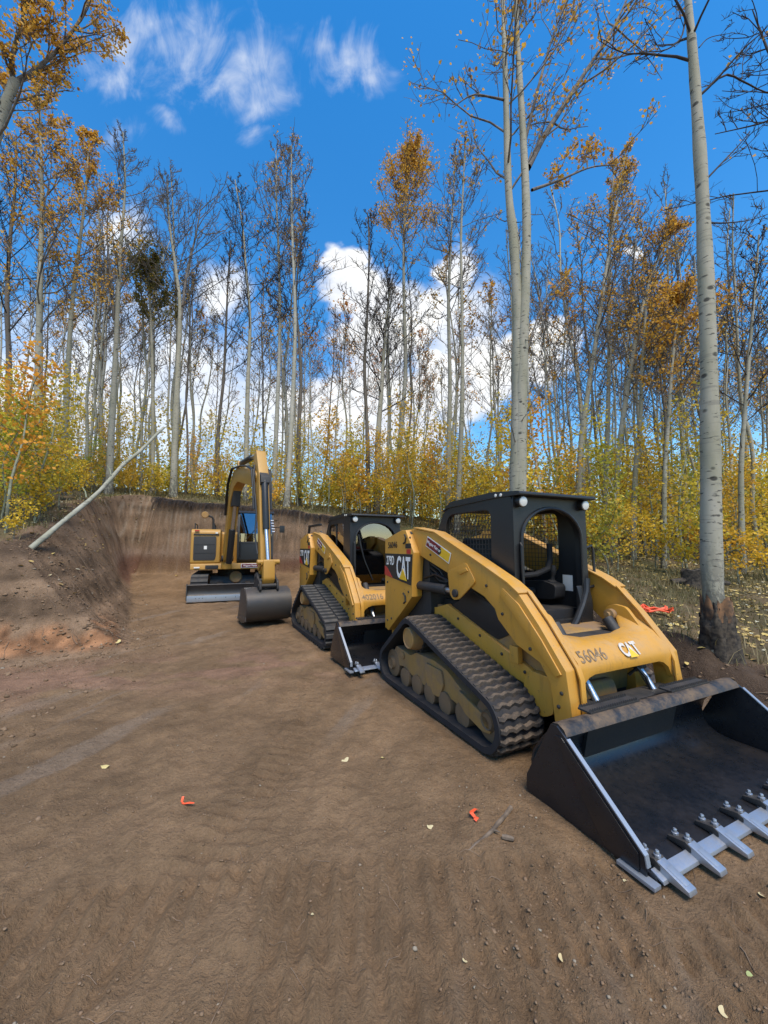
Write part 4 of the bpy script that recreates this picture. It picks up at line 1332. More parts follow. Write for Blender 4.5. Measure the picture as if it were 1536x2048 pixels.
    for q in (-.15, .12):
        MB().prism(round_poly([(4.18, 1.10), (4.46, 1.24), (4.48, 1.14), (4.22, 1.0)], .03, 2), q, q + .03).build('tipping_lever', Y, st, 0.006)
    MB().cyl((4.43, -.22, 1.19), (4.43, .22, 1.19), .05, n=16).build('lever_pin', Y, st)
    ZB = -.075
    prof = [(4.05, .72), (4.32, .76), (4.52, .70), (4.63, .56), (4.65, .40), (4.58, .24), (4.44, .13), (4.22, .09), (3.86, .11)]
    bu = place(MB().sweep(prof, .022, -.43, .43).build('bucket', M['ex_bucket'], t, smooth=60))
    bu.location.z += ZB
    for s in (-1, 1):
        MB().prism([(4.06, .71), (4.32, .75), (4.51, .69), (4.62, .555), (4.64, .40), (4.57, .25), (4.43, .14), (4.22, .10), (3.86, .12)], *sorted((s * .415, s * .435))).build('side_plate', M['ex_bucket'], bu, 0.003)
        MB().prism([(3.88, .10), (4.62, .16), (4.60, .24), (3.9, .20)], *sorted((s * .436, s * .444))).build('side_wear_plate', M['ex_bucket'], bu, 0.003)
    for q in (-.19, .15):
        MB().prism(round_poly([(4.10, .72), (4.14, 1.02), (4.26, 1.06), (4.38, .94), (4.54, .90), (4.58, .72), (4.46, .70)], .04, 3), q, q + .04).build('bucket_ear', DK, bu, 0.008)
    MB().cyl((4.20, -.2, .97), (4.20, .2, .97), .045, n=14).build('bucket_pin', DK, bu)
    MB().cyl((4.48, -.2, .80), (4.48, .2, .80), .045, n=14).build('bucket_pin', DK, bu)
    for k in range(5):
        q = -.38 + .19 * k
        MB().prism([(3.92, .085), (3.92, .14), (3.66, .115), (3.66, .09)], q - .035, q + .035).build('tooth', M['steel'], bu, 0.006)
    return t


EX = make_excavator((-4.9, 12.7, 0.10), -1.2)


# ------------------------------------------------------------------ trees
class TB:
    """tubes collected as quads, fast enough for thousands of twigs"""
    def __init__(self):
        self.V, self.F, self.n = [], [], 0

    def tube(self, P, rad, sides):
        P = np.asarray(P, float)
        k = len(P)
        d = np.empty_like(P)
        d[1:-1] = P[2:] - P[:-2]
        d[0], d[-1] = P[1] - P[0], P[-1] - P[-2]
        d /= np.linalg.norm(d, axis=1)[:, None] + 1e-9
        m = d.mean(0)
        ref = np.array([1.0, 0, 0]) if abs(m[0]) < 0.6 * np.linalg.norm(m) + 1e-9 else np.array([0, 1.0, 0])
        u = np.cross(d, ref)
        u /= np.linalg.norm(u, axis=1)[:, None] + 1e-9
        w = np.cross(d, u)
        a = 2 * np.pi * np.arange(sides) / sides
        ring = (u[:, None, :] * np.cos(a)[None, :, None] + w[:, None, :] * np.sin(a)[None, :, None]) * np.asarray(rad)[:, None, None]
        self.V.append((P[:, None, :] + ring).reshape(-1, 3))
        i = np.arange(k - 1)[:, None] * sides
        s = np.arange(sides)[None, :]
        s2 = (s + 1) % sides
        self.F.append((np.stack([i + s, i + s2, i + sides + s2, i + sides + s], -1).reshape(-1, 4)) + self.n)
        self.n += k * sides

    def mesh(self, name, smooth=True):
        if not self.V:
            return None
        me_ = mesh_np(name, np.concatenate(self.V), np.concatenate(self.F))
        if smooth:
            me_.polygons.foreach_set('use_smooth', [True] * len(me_.polygons))
        return me_


def leaf_mesh(name, pts, size, rng, var=0.35, flat=0.0, hexa=True):
    """round little leaves at pts, each its own island"""
    n = len(pts)
    s = size * (1 + var * (rng.rand(n) - 0.5) * 2)
    q = rng.randn(n, 3)
    q /= np.linalg.norm(q, axis=1)[:, None]
    if flat:
        q = q * (1 - flat) + np.array([0, 0, 1.0]) * flat
        q /= np.linalg.norm(q, axis=1)[:, None]
    t = np.cross(q, rng.randn(n, 3))
    t /= np.linalg.norm(t, axis=1)[:, None] + 1e-9
    b = np.cross(q, t)
    if hexa:
        out_ = [(-.5, 0), (-.2, .42), (.3, .36), (.58, 0), (.3, -.36), (-.2, -.42)]
        cup = [0.0, .10, .08, -.06, .08, .10]
    else:
        out_ = [(-.5, 0), (.05, .45), (.55, 0), (.05, -.45)]
        cup = [0, .1, 0, .1]
    k = len(out_)
    V = np.stack([pts + (t * x + b * y + q * c) * s[:, None] for (x, y), c in zip(out_, cup)], 1).reshape(-1, 3)
    i = np.arange(n)[:, None] * k
    if hexa:
        F = np.concatenate([i + np.array([0, 1, 4, 5]), i + np.array([1, 2, 3, 4])])
    else:
        F = i + np.arange(4)
    return mesh_np(name, V, F)


def spline(P, n):
    P = np.asarray(P, float)
    k = len(P)
    if k < 3:
        t = np.linspace(0, 1, n)[:, None]
        return P[0] * (1 - t) + P[-1] * t
    E_ = np.vstack([2 * P[0] - P[1], P, 2 * P[-1] - P[-2]])
    out_ = []
    for s in np.linspace(0, k - 1 - 1e-6, n):
        i = int(s)
        t = s - i
        a, b, c, d = E_[i:i + 4]
        out_.append(0.5 * (2 * b + (c - a) * t + (2 * a - 5 * b + 4 * c - d) * t * t + (3 * b - a - 3 * c + d) * t ** 3))
    return np.array(out_)


def grow_branch(rng, p, az, el, length, k, curl=0.25, wig=0.12):
    d = np.array([math.cos(az) * math.cos(el), math.sin(az) * math.cos(el), math.sin(el)])
    P = [np.array(p, float)]
    st = length / (k - 1)
    for i in range(k - 1):
        d = d + np.array([0, 0, curl / (k - 1)]) + rng.randn(3) * wig
        d /= np.linalg.norm(d)
        P.append(P[-1] + d * st)
    return np.array(P)


def make_aspen_meshes(seed, path, r0, r_top=0.02, first=0.42, nb=18, blen=2.4, leaf=0.25, leaf_size=0.06, twigs=5, subs=6, sides=9,
                      el=(0.45, 1.0), limbs=(), leaf_top=0.0, leaf_n=5, flare=0.35, min_r=0.0065, hexa=False, bias=None, dead_low=4, stems=()):
    """trunk, limbs and leaves of an aspen whose trunk follows path (local coordinates)"""
    rng = np.random.RandomState(seed)
    tr, br = TB(), TB()
    P = spline(path, 30)
    t = np.linspace(0, 1, 30)
    rad = r0 + (r_top - r0) * t ** 0.9
    rad = rad + r0 * flare * np.exp(-t * 30)
    rad = rad * (1 + 0.05 * rng.randn(30))
    tr.tube(P, rad, sides)
    for stp, ra, rb in stems:
        S_ = spline(stp, 22)
        tr.tube(S_, np.linspace(ra, rb, 22) * (1 + .04 * rng.randn(22)), sides)
    pts = []

    def branch(p, az, e, L, r, level=0, lf=1.0):
        k = 7 if level == 0 else 5
        B = grow_branch(rng, p, az, e, L, k, 0.45, 0.13)
        br.tube(B, np.linspace(r, max(min_r, r * 0.22), k), 5)
        ns = subs if level == 0 else 3
        for j in range(ns):
            f = 0.22 + 0.75 * (j + rng.rand()) / ns
            i = min(int(f * (k - 1)), k - 2)
            q = B[i] + (B[i + 1] - B[i]) * (f * (k - 1) - i)
            saz = az + rng.choice([-1, 1]) * rng.uniform(0.4, 1.2)
            S = grow_branch(rng, q, saz, e * rng.uniform(0.5, 1.15), L * rng.uniform(0.22, 0.45) * (1.15 - 0.5 * f), 5, 0.5, 0.2)
            br.tube(S, np.linspace(max(min_r * 1.3, r * 0.35), min_r, 5), 4)
            for m in range(twigs):
                g = rng.uniform(0.25, 1.0)
                i2 = min(int(g * 4), 3)
                q2 = S[i2] + (S[i2 + 1] - S[i2]) * (g * 4 - i2)
                Tw = grow_branch(rng, q2, rng.uniform(0, 6.28), rng.uniform(-0.1, 1.2), L * rng.uniform(0.08, 0.2), 3, 0.3, 0.25)
                br.tube(Tw, [min_r, min_r * 0.85, min_r * 0.6], 3)
                if rng.rand() < leaf * lf:
                    for _ in range(leaf_n):
                        pts.append(Tw[rng.randint(1, 3)] + rng.randn(3) * 0.09 * (L / 2.4 + 0.3))
            if rng.rand() < leaf * lf:
                for _ in range(leaf_n):
                    pts.append(S[rng.randint(2, 5)] + rng.randn(3) * 0.08)

    for i in range(nb):
        f = first + (1 - first) * ((i + rng.rand()) / nb) ** 0.9
        f = min(f, 0.985)
        k = min(int(f * 29), 28)
        p = P[k] + (P[k + 1] - P[k]) * (f * 29 - k)
        az = i * 2.4 + rng.uniform(-0.6, 0.6)
        if bias is not None:
            az = bias + rng.uniform(-1.2, 1.2) if rng.rand() < 0.6 else az
        rel = (f - first) / (1 - first)
        L = blen * (0.45 + 0.85 * math.sin(math.pi * min(1, 0.25 + 0.8 * rel))) * rng.uniform(0.65, 1.15) * (1.05 - 0.45 * rel)
        lf = 1.0 if rel >= leaf_top else 0.15
        branch(p, az, rng.uniform(*el) + 0.25 * rel, L, max(0.013, rad[k] * 0.32), 0, lf)
    for i in range(dead_low):                      # short dead stubs under the crown
        f = rng.uniform(0.12, first)
        k = int(f * 29)
        B = grow_branch(rng, P[k], rng.uniform(0, 6.28), rng.uniform(-0.2, 0.5), rng.uniform(0.15, 0.9), 4, 0.2, 0.25)
        br.tube(B, np.linspace(0.014, min_r, 4), 4)
    for lim in limbs:                              # hand-placed big limbs: (points, r0, leaf factor)
        LP = spline(lim[0], 12)
        br.tube(LP, np.linspace(lim[1], lim[1] * 0.3, 12), 7)
        Ltot = np.linalg.norm(np.diff(LP, axis=0), axis=1).sum()
        for j in range(lim[3] if len(lim) > 3 else 9):
            g = rng.uniform(0.2, 1.0)
            i2 = min(int(g * 11), 10)
            dv = LP[i2 + 1] - LP[i2]
            branch(LP[i2], math.atan2(dv[1], dv[0]) + rng.uniform(-1.1, 1.1), rng.uniform(0.3, 1.1), Ltot * rng.uniform(0.25, 0.42), lim[1] * 0.32, 1, lim[2])
    lm = leaf_mesh('foliage', np.array(pts), leaf_size, rng, hexa=hexa) if pts else None
    return tr.mesh('trunk'), br.mesh('limbs'), lm


def put_tree(name, meshes, mats, loc, rz=0.0, sc=1.0, label=None, group=None, cat='tree', tint=None, lean=(0, 0)):
    t = empty(name, loc, rz)
    t.rotation_euler = (lean[0], lean[1], rz)
    t.scale = (sc, sc, sc)
    for nm, me_, mt in zip(('trunk', 'limbs', 'crown'), meshes, mats):
        if me_ is None: continue
        o = link(nm, me_, mt, t)
        if nm != 'trunk': o['kind'] = 'stuff'
        if nm == 'crown' and tint: o.color = (*tint, 1)
    tag(t, label, cat, group)
    return t


BARK, WHITE, DARK, GREEN = M['bark'], M['bark_white'], M['bark_dark'], M['bark_green']


def hero(name, label, base, pxs, Y, r0, seed, bark=BARK, twig=None, leafm=None, extra=0.0, top=None, limbs=(), tint=None, stems=(), **kw):
    """a tree whose trunk passes through the given sight points at distance Y; base is its foot on the ground"""
    b = Vector(base)
    path = [(0, 0, -0.12)]
    for px, py in pxs:
        q = at(px, py, Y)
        path.append(tuple(q - b))
    if extra:
        q, p = Vector(path[-1]), Vector(path[-2])
        path.append(tuple(q + (q - p).normalized() * extra))
    lim = []
    for l in limbs:
        lim.append(([tuple(at(px, py, Y + dy) - b) for px, py, dy in l[0]],) + tuple(l[1:]))
    ste = [([tuple(at(px, py, Y + dy) - b) for px, py, dy in l[0]], l[1], l[2]) for l in stems]
    ms = make_aspen_meshes(seed, path, r0, limbs=lim, stems=ste, **kw)
    return put_tree(name, ms, (bark, twig or M['twig'], leafm or M['leaf']), b, label=label, tint=tint)


# ---- trees one can tell apart
b1 = Vector((3.92, 4.62, gz(3.92, 4.62)))
hero('aspen_tree', 'thick pale aspen trunk with torn, blackened base at the right edge beside the bucket', b1,
     [(1424, 1150), (1421, 900), (1415, 640), (1405, 400), (1396, 250), (1384, 90), (1376, 0)], 4.62, 0.128, 11, bark=BARK, extra=5.0,
     r_top=0.03, first=0.66, nb=9, blen=1.5, leaf=0.03, subs=4, twigs=2, sides=20, flare=0.25, min_r=0.004, dead_low=0, twig=M['twig_dark'],
     limbs=[([(1402, 370, 0), (1440, 330, .1), (1478, 290, .2), (1500, 262, .2)], .014, .0, 3),
            ([(1400, 190, 0), (1450, 150, .2), (1490, 165, .3), (1536, 185, .4), (1580, 170, .5)], .016, .0, 4),
            ([(1372, 30, 0), (1362, 75, -.1), (1330, 100, -.2), (1278, 104, -.3)], .013, .0, 3),
            ([(1398, 95, 0), (1420, 75, .1), (1470, 65, .2)], .008, .0, 2),
            ([(1410, 445, 0), (1450, 446, .2), (1500, 440, .4), (1545, 425, .5)], .012, .0, 3)])
# burnt, torn collar round its foot
rc = np.random.RandomState(3)
col_ = TB()
zz = np.array([-0.12, 0.02, 0.16, 0.28, 0.38, 0.47])
P_ = np.stack([0.01 * rc.randn(6), 0.01 * rc.randn(6), zz], 1)
b1path = P_ + np.array([[0.0, 0, 0]])
col_.tube(b1path, [0.205, 0.182, 0.166, 0.156, 0.150, 0.140], 40)
cm_ = col_.mesh('charred_collar')
va = np.empty(len(cm_.vertices) * 3, np.float32); cm_.vertices.foreach_get('co', va); va = va.reshape(-1, 3)
an = np.arctan2(va[:, 1], va[:, 0])
rr_ = 1 + 0.34 * fbm(an * 4.2 + 20, va[:, 2] * 12, 4, 3) + 0.03 * rc.randn(len(va))
va[:, :2] *= rr_[:, None]
va[:, 2] += np.where(va[:, 2] > 0.38, 0.07 * rc.randn(len(va)), 0)
cm_.vertices.foreach_set('co', va.ravel())
t1 = [o for o in bpy.data.objects if o.name == 'aspen_tree'][0]
link('charred_collar', cm_, M['char'], t1)
tw_ = TB()
zz = np.array([.33, .40, .47, .54, .58])
tw_.tube(np.stack([zz * 0, zz * 0, zz], 1), [.148, .150, .149, .147, .139], 44)
tm_ = tw_.mesh('torn_bark')
va = np.empty(len(tm_.vertices) * 3, np.float32); tm_.vertices.foreach_get('co', va); va = va.reshape(-1, 3)
an = np.arctan2(va[:, 1], va[:, 0])
va[:, :2] *= (1 + 0.16 * (fbm(an * 2.2 + 11, va[:, 2] * 5, 4, 2)))[:, None]
va[:, 2] += np.where(va[:, 2] > .5, 0.22 * fbm(an * 2.5 + 31, an * 0, 4, 5), 0)
tm_.vertices.foreach_set('co', va.ravel())
link('torn_bark', tm_, M['raw_wood'], t1)

b2 = Vector((2.72, 7.9, gz(2.72, 7.9)))
hero('aspen_tree', 'large pale double-stemmed aspen behind the nearest loader, reaching out of the top of the picture', b2,
     [(1034, 960), (1036, 800), (1036, 640), (1027, 480), (1017, 380), (1012, 200), (1006, 0)], 7.9, 0.175, 12, extra=3.0, r_top=0.03,
     first=0.60, nb=18, blen=2.6, leaf=0.34, leaf_size=.062, sides=18, min_r=0.006, flare=0.12, dead_low=6, hexa=True,
     stems=[([(1038, 1000, -.02), (1041, 860, -.04), (1045, 700, -.06), (1051, 560, -.06), (1053, 430, -.05), (1045, 250, 0), (1036, 100, .1), (1030, -60, .2)], .145, .045)],
     limbs=[([(1045, 250, 0), (1036, 60, .1), (1050, -60, .2)], .04, .8, 8),
            ([(1056, 335, 0), (1090, 270, .3), (1135, 200, .5), (1180, 130, .7), (1225, 60, .9), (1262, -20, 1.1)], .075, 1.6, 14),
            ([(1010, 200, 0), (985, 195, -.2), (945, 190, -.4), (905, 215, -.5)], .03, .15, 6),
            ([(1064, 380, 0), (1120, 360, .4), (1180, 335, .8), (1230, 330, 1.0)], .035, 1.5, 8),
            ([(1040, 745, 0), (1085, 610, .3), (1120, 570, .5), (1180, 520, .7)], .022, .3, 5),
            ([(1022, 905, 0), (1040, 850, -.1), (1085, 770, -.1), (1098, 740, 0)], .016, .0, 3),
            ([(1045, 300, 0), (1100, 90, .5), (1150, -40, .8)], .04, 1.5, 9)], leaf_n=6)

HERO_LIST = [
    # label, base px, trunk px list, Y, r0, bark, opts
    ('straight white aspen right behind the excavator boom, black marks on its foot', (549, 1006), [(551, 900), (556, 780), (560, 640), (557, 500), (553, 400), (552, 300)], None, .165, WHITE, dict(first=.55, nb=20, blen=2.3, leaf=.10)),
    ('white aspen leaning right with clean pale foot, just right of the excavator stick', (573, 1014), [(580, 900), (588, 740), (590, 620), (585, 480), (583, 380), (583, 290)], None, .165, WHITE, dict(first=.5, nb=22, blen=2.6, leaf=.10)),
    ('slim aspen with full golden-orange crown, tallest leaf mass in the centre sky', (788, 1000), [(800, 880), (811, 740), (808, 600), (808, 480), (815, 380), (826, 305)], 19.0, .17, BARK, dict(first=.55, nb=30, blen=2.6, leaf=.85, leaf_n=9, leaf_size=.085, leaf_top=.12, el=(.6, 1.1), subs=6)),
    ('bare twin-topped aspen left of the excavator, forking high like a wine glass', (347, 985), [(350, 880), (356, 740), (360, 620), (352, 540), (338, 440), (335, 360)], 17.0, .19, BARK, dict(first=.5, nb=18, blen=2.8, leaf=.0, limbs_px=[([(362, 640, 0), (375, 540, .2), (392, 470, .3), (402, 405, .4)], .07, .0, 10)])),
    ('tall bare aspen with crooked top, above the end of the leaning pole', (218, 985), [(222, 880), (230, 740), (236, 600), (243, 480), (250, 370), (246, 265)], 16.0, .18, BARK, dict(first=.5, nb=22, blen=2.3, leaf=.0, limbs_px=[([(228, 640, 0), (222, 560, -.2), (214, 470, -.3), (218, 400, -.3)], .06, .0, 6)])),
    ('tall aspen with orange leaf clusters high up, near the left edge', (72, 1000), [(76, 860), (78, 700), (80, 560), (84, 420), (82, 300), (78, 180)], 12.0, .17, BARK, dict(first=.36, nb=22, blen=2.2, leaf=.50, leaf_n=8, leaf_size=.075)),
    ('orange-leaved aspen standing between the left edge and the crooked bare aspen', (125, 985), [(130, 860), (137, 720), (145, 600), (160, 480), (172, 380), (178, 270)], 13.5, .14, BARK, dict(first=.42, nb=20, blen=2.0, leaf=.48, leaf_n=8, leaf_size=.075)),
    ('small aspen with olive-green crown among the bare trees on the left', (306, 980), [(306, 860), (305, 740), (302, 640), (298, 580), (296, 530)], 18.0, .12, BARK, dict(first=.55, nb=22, blen=1.9, leaf=.8, leaf_n=8, leaf_size=.09, leafm='leaf_green')),
    ('dark slender aspen just right of the two white aspens', (598, 985), [(597, 880), (602, 760), (598, 680), (592, 600), (600, 500), (612, 420)], 18.5, .13, DARK, dict(first=.45, nb=18, blen=2.3, leaf=.0, twig='twig_dark')),
    ('crooked dark aspen in front of the bright cloud, left of the golden tree', (737, 1000), [(735, 880), (729, 740), (733, 660), (737, 560), (738, 480), (735, 425)], 18.0, .13, DARK, dict(first=.4, nb=14, blen=2.0, leaf=.0, twig='twig_dark')),
    ('bare many-branched aspen leaning right beneath the white cloud', (752, 1000), [(756, 880), (763, 780), (768, 700), (775, 620), (783, 560)], 18.5, .19, BARK, dict(first=.3, nb=20, blen=2.8, leaf=.0, twig='twig_dark')),
    ('pale aspen curving up left of the double-stemmed trunk', (895, 1000), [(898, 880), (900, 760), (897, 620), (900, 520), (905, 420), (912, 300)], 16.5, .15, BARK, dict(first=.45, nb=18, blen=2.0, leaf=.06)),
    ('thin aspen crossing close to the double-stemmed trunk, lightly leaved', (912, 1000), [(922, 880), (925, 760), (924, 620), (922, 480), (926, 380), (930, 290)], 15.0, .13, BARK, dict(first=.5, nb=18, blen=1.9, leaf=.12)),
    ('right-leaning aspen with golden clump at its tip, right of the double-stemmed trunk', (1150, 1040), [(1160, 920), (1175, 790), (1195, 660), (1215, 520), (1235, 400), (1252, 300)], 13.0, .135, BARK, dict(first=.42, nb=20, blen=2.0, leaf=.25, leaf_n=8, bias=0.0)),
    ('aspen with thin straight stem behind the right-leaning one', (1205, 1050), [(1212, 940), (1216, 820), (1218, 690), (1218, 560), (1222, 440), (1228, 330)], 14.0, .13, BARK, dict(first=.4, nb=20, blen=2.2, leaf=.22, leaf_n=8, bias=0.0)),
    ('aspen rising from behind the loader cab roof towards the orange tuft', (1222, 1050), [(1238, 900), (1255, 780), (1275, 660), (1300, 560), (1330, 490), (1352, 460)], 12.5, .11, BARK, dict(first=.3, nb=20, blen=1.8, leaf=.28, leaf_n=9, bias=0.0)),
    ('orange-crowned young aspen just left of the thick right-hand trunk', (1322, 1060), [(1330, 940), (1338, 830), (1345, 720), (1355, 640), (1365, 590)], 11.0, .075, BARK, dict(first=.4, nb=20, blen=1.5, leaf=.55, leaf_n=8, leaf_size=.07)),
    ('bare leaning aspen right of the thick right-hand trunk', (1478, 1060), [(1482, 950), (1490, 820), (1500, 690), (1510, 570), (1518, 470)], 11.0, .09, BARK, dict(first=.35, nb=18, blen=1.9, leaf=.05, twig='twig_dark')),
    ('grey aspen between the loader cab and the thick right-hand trunk', (1262, 1070), [(1270, 960), (1280, 850), (1284, 740), (1290, 640), (1297, 560)], 12.0, .11, BARK, dict(first=.4, nb=16, blen=1.8, leaf=.12)),
    ('bare dark-topped aspen left of the pair of white aspens', (492, 985), [(493, 880), (496, 760), (500, 640), (492, 540), (486, 460), (470, 360)], 18.0, .15, BARK, dict(first=.4, nb=20, blen=2.6, leaf=.02, twig='twig_dark')),
    ('pale straight stem left of the excavator boom with leafy lower half', (435, 960), [(437, 860), (447, 760), (452, 660), (456, 560), (462, 480)], 20.0, .13, DARK, dict(first=.4, nb=18, blen=2.2, leaf=.03, twig='twig_dark')),
    ('bare aspen at the far left edge of the picture', (12, 1010), [(15, 880), (18, 740), (14, 600), (20, 480), (30, 380), (32, 270)], 13.0, .14, DARK, dict(first=.4, nb=20, blen=2.1, leaf=.06, twig='twig_dark')),
]
hid = 30
for lab, bpx, pxs, Y, r0, bark, kw in HERO_LIST:
    kw = dict(kw)
    if Y is None:
        g = px_ground(*bpx)
        Y = g.y
        base = Vector((g.x, g.y, gz(g.x, g.y)))
    else:
        q = at(bpx[0], bpx[1], Y)
        base = Vector((q.x, Y, gz(q.x, Y)))
    lp = kw.pop('limbs_px', ())
    tw = M[kw.pop('twig', 'twig')]
    lm = M[kw.pop('leafm', 'leaf')]
    kw.setdefault('r_top', 0.025)
    kw.setdefault('leaf_size', 0.07)
    kw.setdefault('min_r', 0.005 + .00026 * Y)
    r0 *= .86
    kw['nb'] = int(kw['nb'] * 1.35)
    hero('aspen_tree', lab, base, pxs, Y, r0, hid, bark=bark, twig=tw, leafm=lm, limbs=lp, **kw)
    hid += 1

# tree outside the left edge whose orange crown hangs into the picture
bL = at(-60, 1050, 8.5)
bL = Vector((bL.x, 8.5, gz(bL.x, 8.5)))
hero('aspen_tree', 'orange-leaved crown hanging in from beyond the top left corner', bL,
     [(-70, 900), (-60, 700), (-48, 500), (-22, 330), (2, 235), (30, 160)], 8.5, .15, 91, first=.72, nb=6, blen=1.8, leaf=.5, leaf_n=9, leaf_size=.06, min_r=.006, r_top=.09, hexa=True,
     limbs=[([(28, 165, 0), (70, 140, .2), (120, 95, .3), (165, 30, .4), (185, -30, .5)], .06, 1.3, 12),
            ([(26, 165, 0), (25, 110, -.2), (45, 40, -.3), (60, -40, -.4)], .06, 1.2, 12),
            ([(20, 190, 0), (60, 150, .4), (130, 120, .8), (185, 95, 1.0)], .035, 1.4, 8)])
# tree outside the right edge with dark branches reaching in
bR = at(1640, 1100, 6.5)
bR = Vector((bR.x, 6.5, gz(bR.x, 6.5)))
hero('aspen_tree', 'nearly bare dark branches reaching in from beyond the top right corner', bR,
     [(1640, 900), (1632, 650), (1620, 420), (1600, 240), (1575, 100)], 6.5, .12, 92, first=.6, nb=12, blen=2.2, leaf=.04, twig=M['twig_dark'], min_r=.005, bark=DARK,
     limbs=[([(1600, 240, 0), (1560, 235, .1), (1510, 250, .2), (1430, 268, .3)], .025, .05, 9),
            ([(1590, 180, 0), (1545, 120, .2), (1520, 60, .3), (1505, 20, .3)], .03, .1, 9),
            ([(1620, 400, 0), (1580, 330, .2), (1540, 300, .3)], .025, .05, 6)])

# pole-like dead aspen leaning over the mound
pb = px_ground(62, 1096)
pe = at(326, 855, 10.2)
pol = MB()
rng = random.Random(4)
pp = []
for k in range(13):
    f = k / 12
    p = pb.lerp(pe, f) + Vector((rng.uniform(-.014, .014), 0, rng.uniform(-.014, .014) - .13 * math.sin(math.pi * f) + (.10 * (1 - abs(f - .62) / .2) if abs(f - .62) < .2 else 0)))
    pp.append(p)
d0 = (pp[1] - pp[0])
pol.tube([pp[0] - d0 * 1.2] + pp, [.052] + [.050 - .018 * k / 12 + .004 * math.sin(k * 2.3) for k in range(13)], 12)
po = pol.build('fallen_pole', M['bark_pole'])
tag(po, 'long pale grey-green aspen pole leaning across the mound up into the forest', 'fallen tree')
kn = MB()
for f in (.32, .5, .72):
    p = pb.lerp(pe, f)
    kn.tube([p, p + Vector((-.03, 0, .12)), p + Vector((-.10, 0, .22))], [.016, .012, .006], 6)
kn.build('branch_stub', GREEN, po)

# ---- the rest of the forest: copies of a dozen grown trees
PROTO = []
for k in range(9):
    rng_ = np.random.RandomState(200 + k)
    H = rng_.uniform(10.5, 14.5)
    path = [(0, 0, -.2)]
    dx, dy = rng_.uniform(-.04, .04, 2)
    x = y = 0.0
    for j in range(1, 8):
        x += dx * H / 7 + rng_.randn() * .12
        y += dy * H / 7 + rng_.randn() * .12
        path.append((x, y, H * j / 7))
    lf = [0, .05, .38, 0, .12, 0, .22, 0, .08][k]
    PROTO.append((make_aspen_meshes(300 + k, path, rng_.uniform(.055, .09), first=rng_.uniform(.38, .55), nb=16, blen=2.2, leaf=lf, leaf_n=6, leaf_size=.09, sides=7, min_r=.0088, twigs=3, subs=5, el=(.5, 1.1)), lf, [BARK, BARK, BARK, WHITE, DARK, BARK, BARK, WHITE, BARK][k]))

rf = np.random.RandomState(77)
placed = [(o.location.x, o.location.y) for o in bpy.data.objects if o.name.startswith('aspen_tree')]


def region(px):
    return ('left' if px < 330 else 'behind the excavator' if px < 640 else 'behind the two loaders' if px < 1060 else 'on the right')


def forest_spot(y0, y1, gap, margin=0.9, px0=-60, px1=1600):
    for _ in range(400):
        y = math.sqrt(rf.uniform(y0 * y0, y1 * y1))
        px = rf.uniform(px0, px1)
        x = (px - 768) / F_PX * y
        s, w = pit_sdf(np.array([x]), np.array([y]))
        if s[0] < w[0] + margin: continue
        if any((x - a) ** 2 + (y - b) ** 2 < gap * gap for a, b in placed): continue
        placed.append((x, y))
        return x, y, px
    return None


MAT_LBL = {BARK.name: 'pale', DARK.name: 'dark', WHITE.name: 'white'}
for k in range(164):
    s = forest_spot(16.5, 27, 0.75) if k < 80 else forest_spot(24, 44, 0.9) if k < 138 else forest_spot(11.5, 20, 1.0, px0=1090, px1=1600)
    if s is None: continue
    x, y, px = s
    pi = rf.randint(len(PROTO))
    ms, lf, bk_ = PROTO[pi]
    leafy = 'with scattered orange leaves' if lf > .2 else 'with few leaves' if lf > .03 else 'with bare crown'
    reg = region(px)
    where = 'at the far left' if reg == 'left' else reg
    depth = 'deep' if y > 29 else 'further back'
    put_tree('aspen_tree', ms, (bk_, M['twig_dark'] if bk_ is DARK else M['twig'], M['leaf']), (x, y, gz(x, y) - .05), rf.uniform(0, 6.28), rf.uniform(.85, 1.35) if y > 16.4 else rf.uniform(.75, 1.0),
             '%s aspen %s, %s %s' % (MAT_LBL[bk_.name], leafy, depth, where), 'background aspens ' + where, lean=(rf.uniform(-.05, .05), rf.uniform(-.06, .06)),
             tint=(rf.uniform(.85, 1.1), rf.uniform(.8, 1.15), 1))

# ---- saplings
SAP = []
for k in range(8):
    rng_ = np.random.RandomState(500 + k)
    H = [1.6, 2.2, 2.8, 3.4, 3.0, 2.4, 1.2, 3.8][k]
    tr_, br_ = TB(), TB()
    path = np.array([(0, 0, -.1)] + [(rng_.randn() * .05 * j, rng_.randn() * .05 * j, H * j / 4) for j in range(1, 5)])
    P = spline(path, 12)
    tr_.tube(P, np.linspace(.012 + .005 * H, .004, 12), 6)
    pts = []
    nbr = int(11 + 6 * H)
    for i in range(nbr):
        f = .22 + .77 * (i + rng_.rand()) / nbr
        j = min(int(f * 11), 10)
        L = H * .26 * (1.15 - f * .7) * rng_.uniform(.6, 1.3)
        B = grow_branch(rng_, P[j] + (P[j + 1] - P[j]) * (f * 11 - j), i * 2.4 + rng_.uniform(-.5, .5), rng_.uniform(.1, .8), L, 4, .2, .15)
        br_.tube(B, np.linspace(.007, .003, 4), 3)
        for m in range(int(18 + 14 * rng_.rand())):
            g = rng_.uniform(.2, 1.05)
            i2 = min(int(g * 3), 2)
            pts.append(B[i2] + (B[i2 + 1] - B[i2]) * (g * 3 - i2) + rng_.randn(3) * .09)
    SAP.append((tr_.mesh('trunk'), br_.mesh('limbs'), leaf_mesh('foliage', np.array(pts), .068, rng_, hexa=False)))

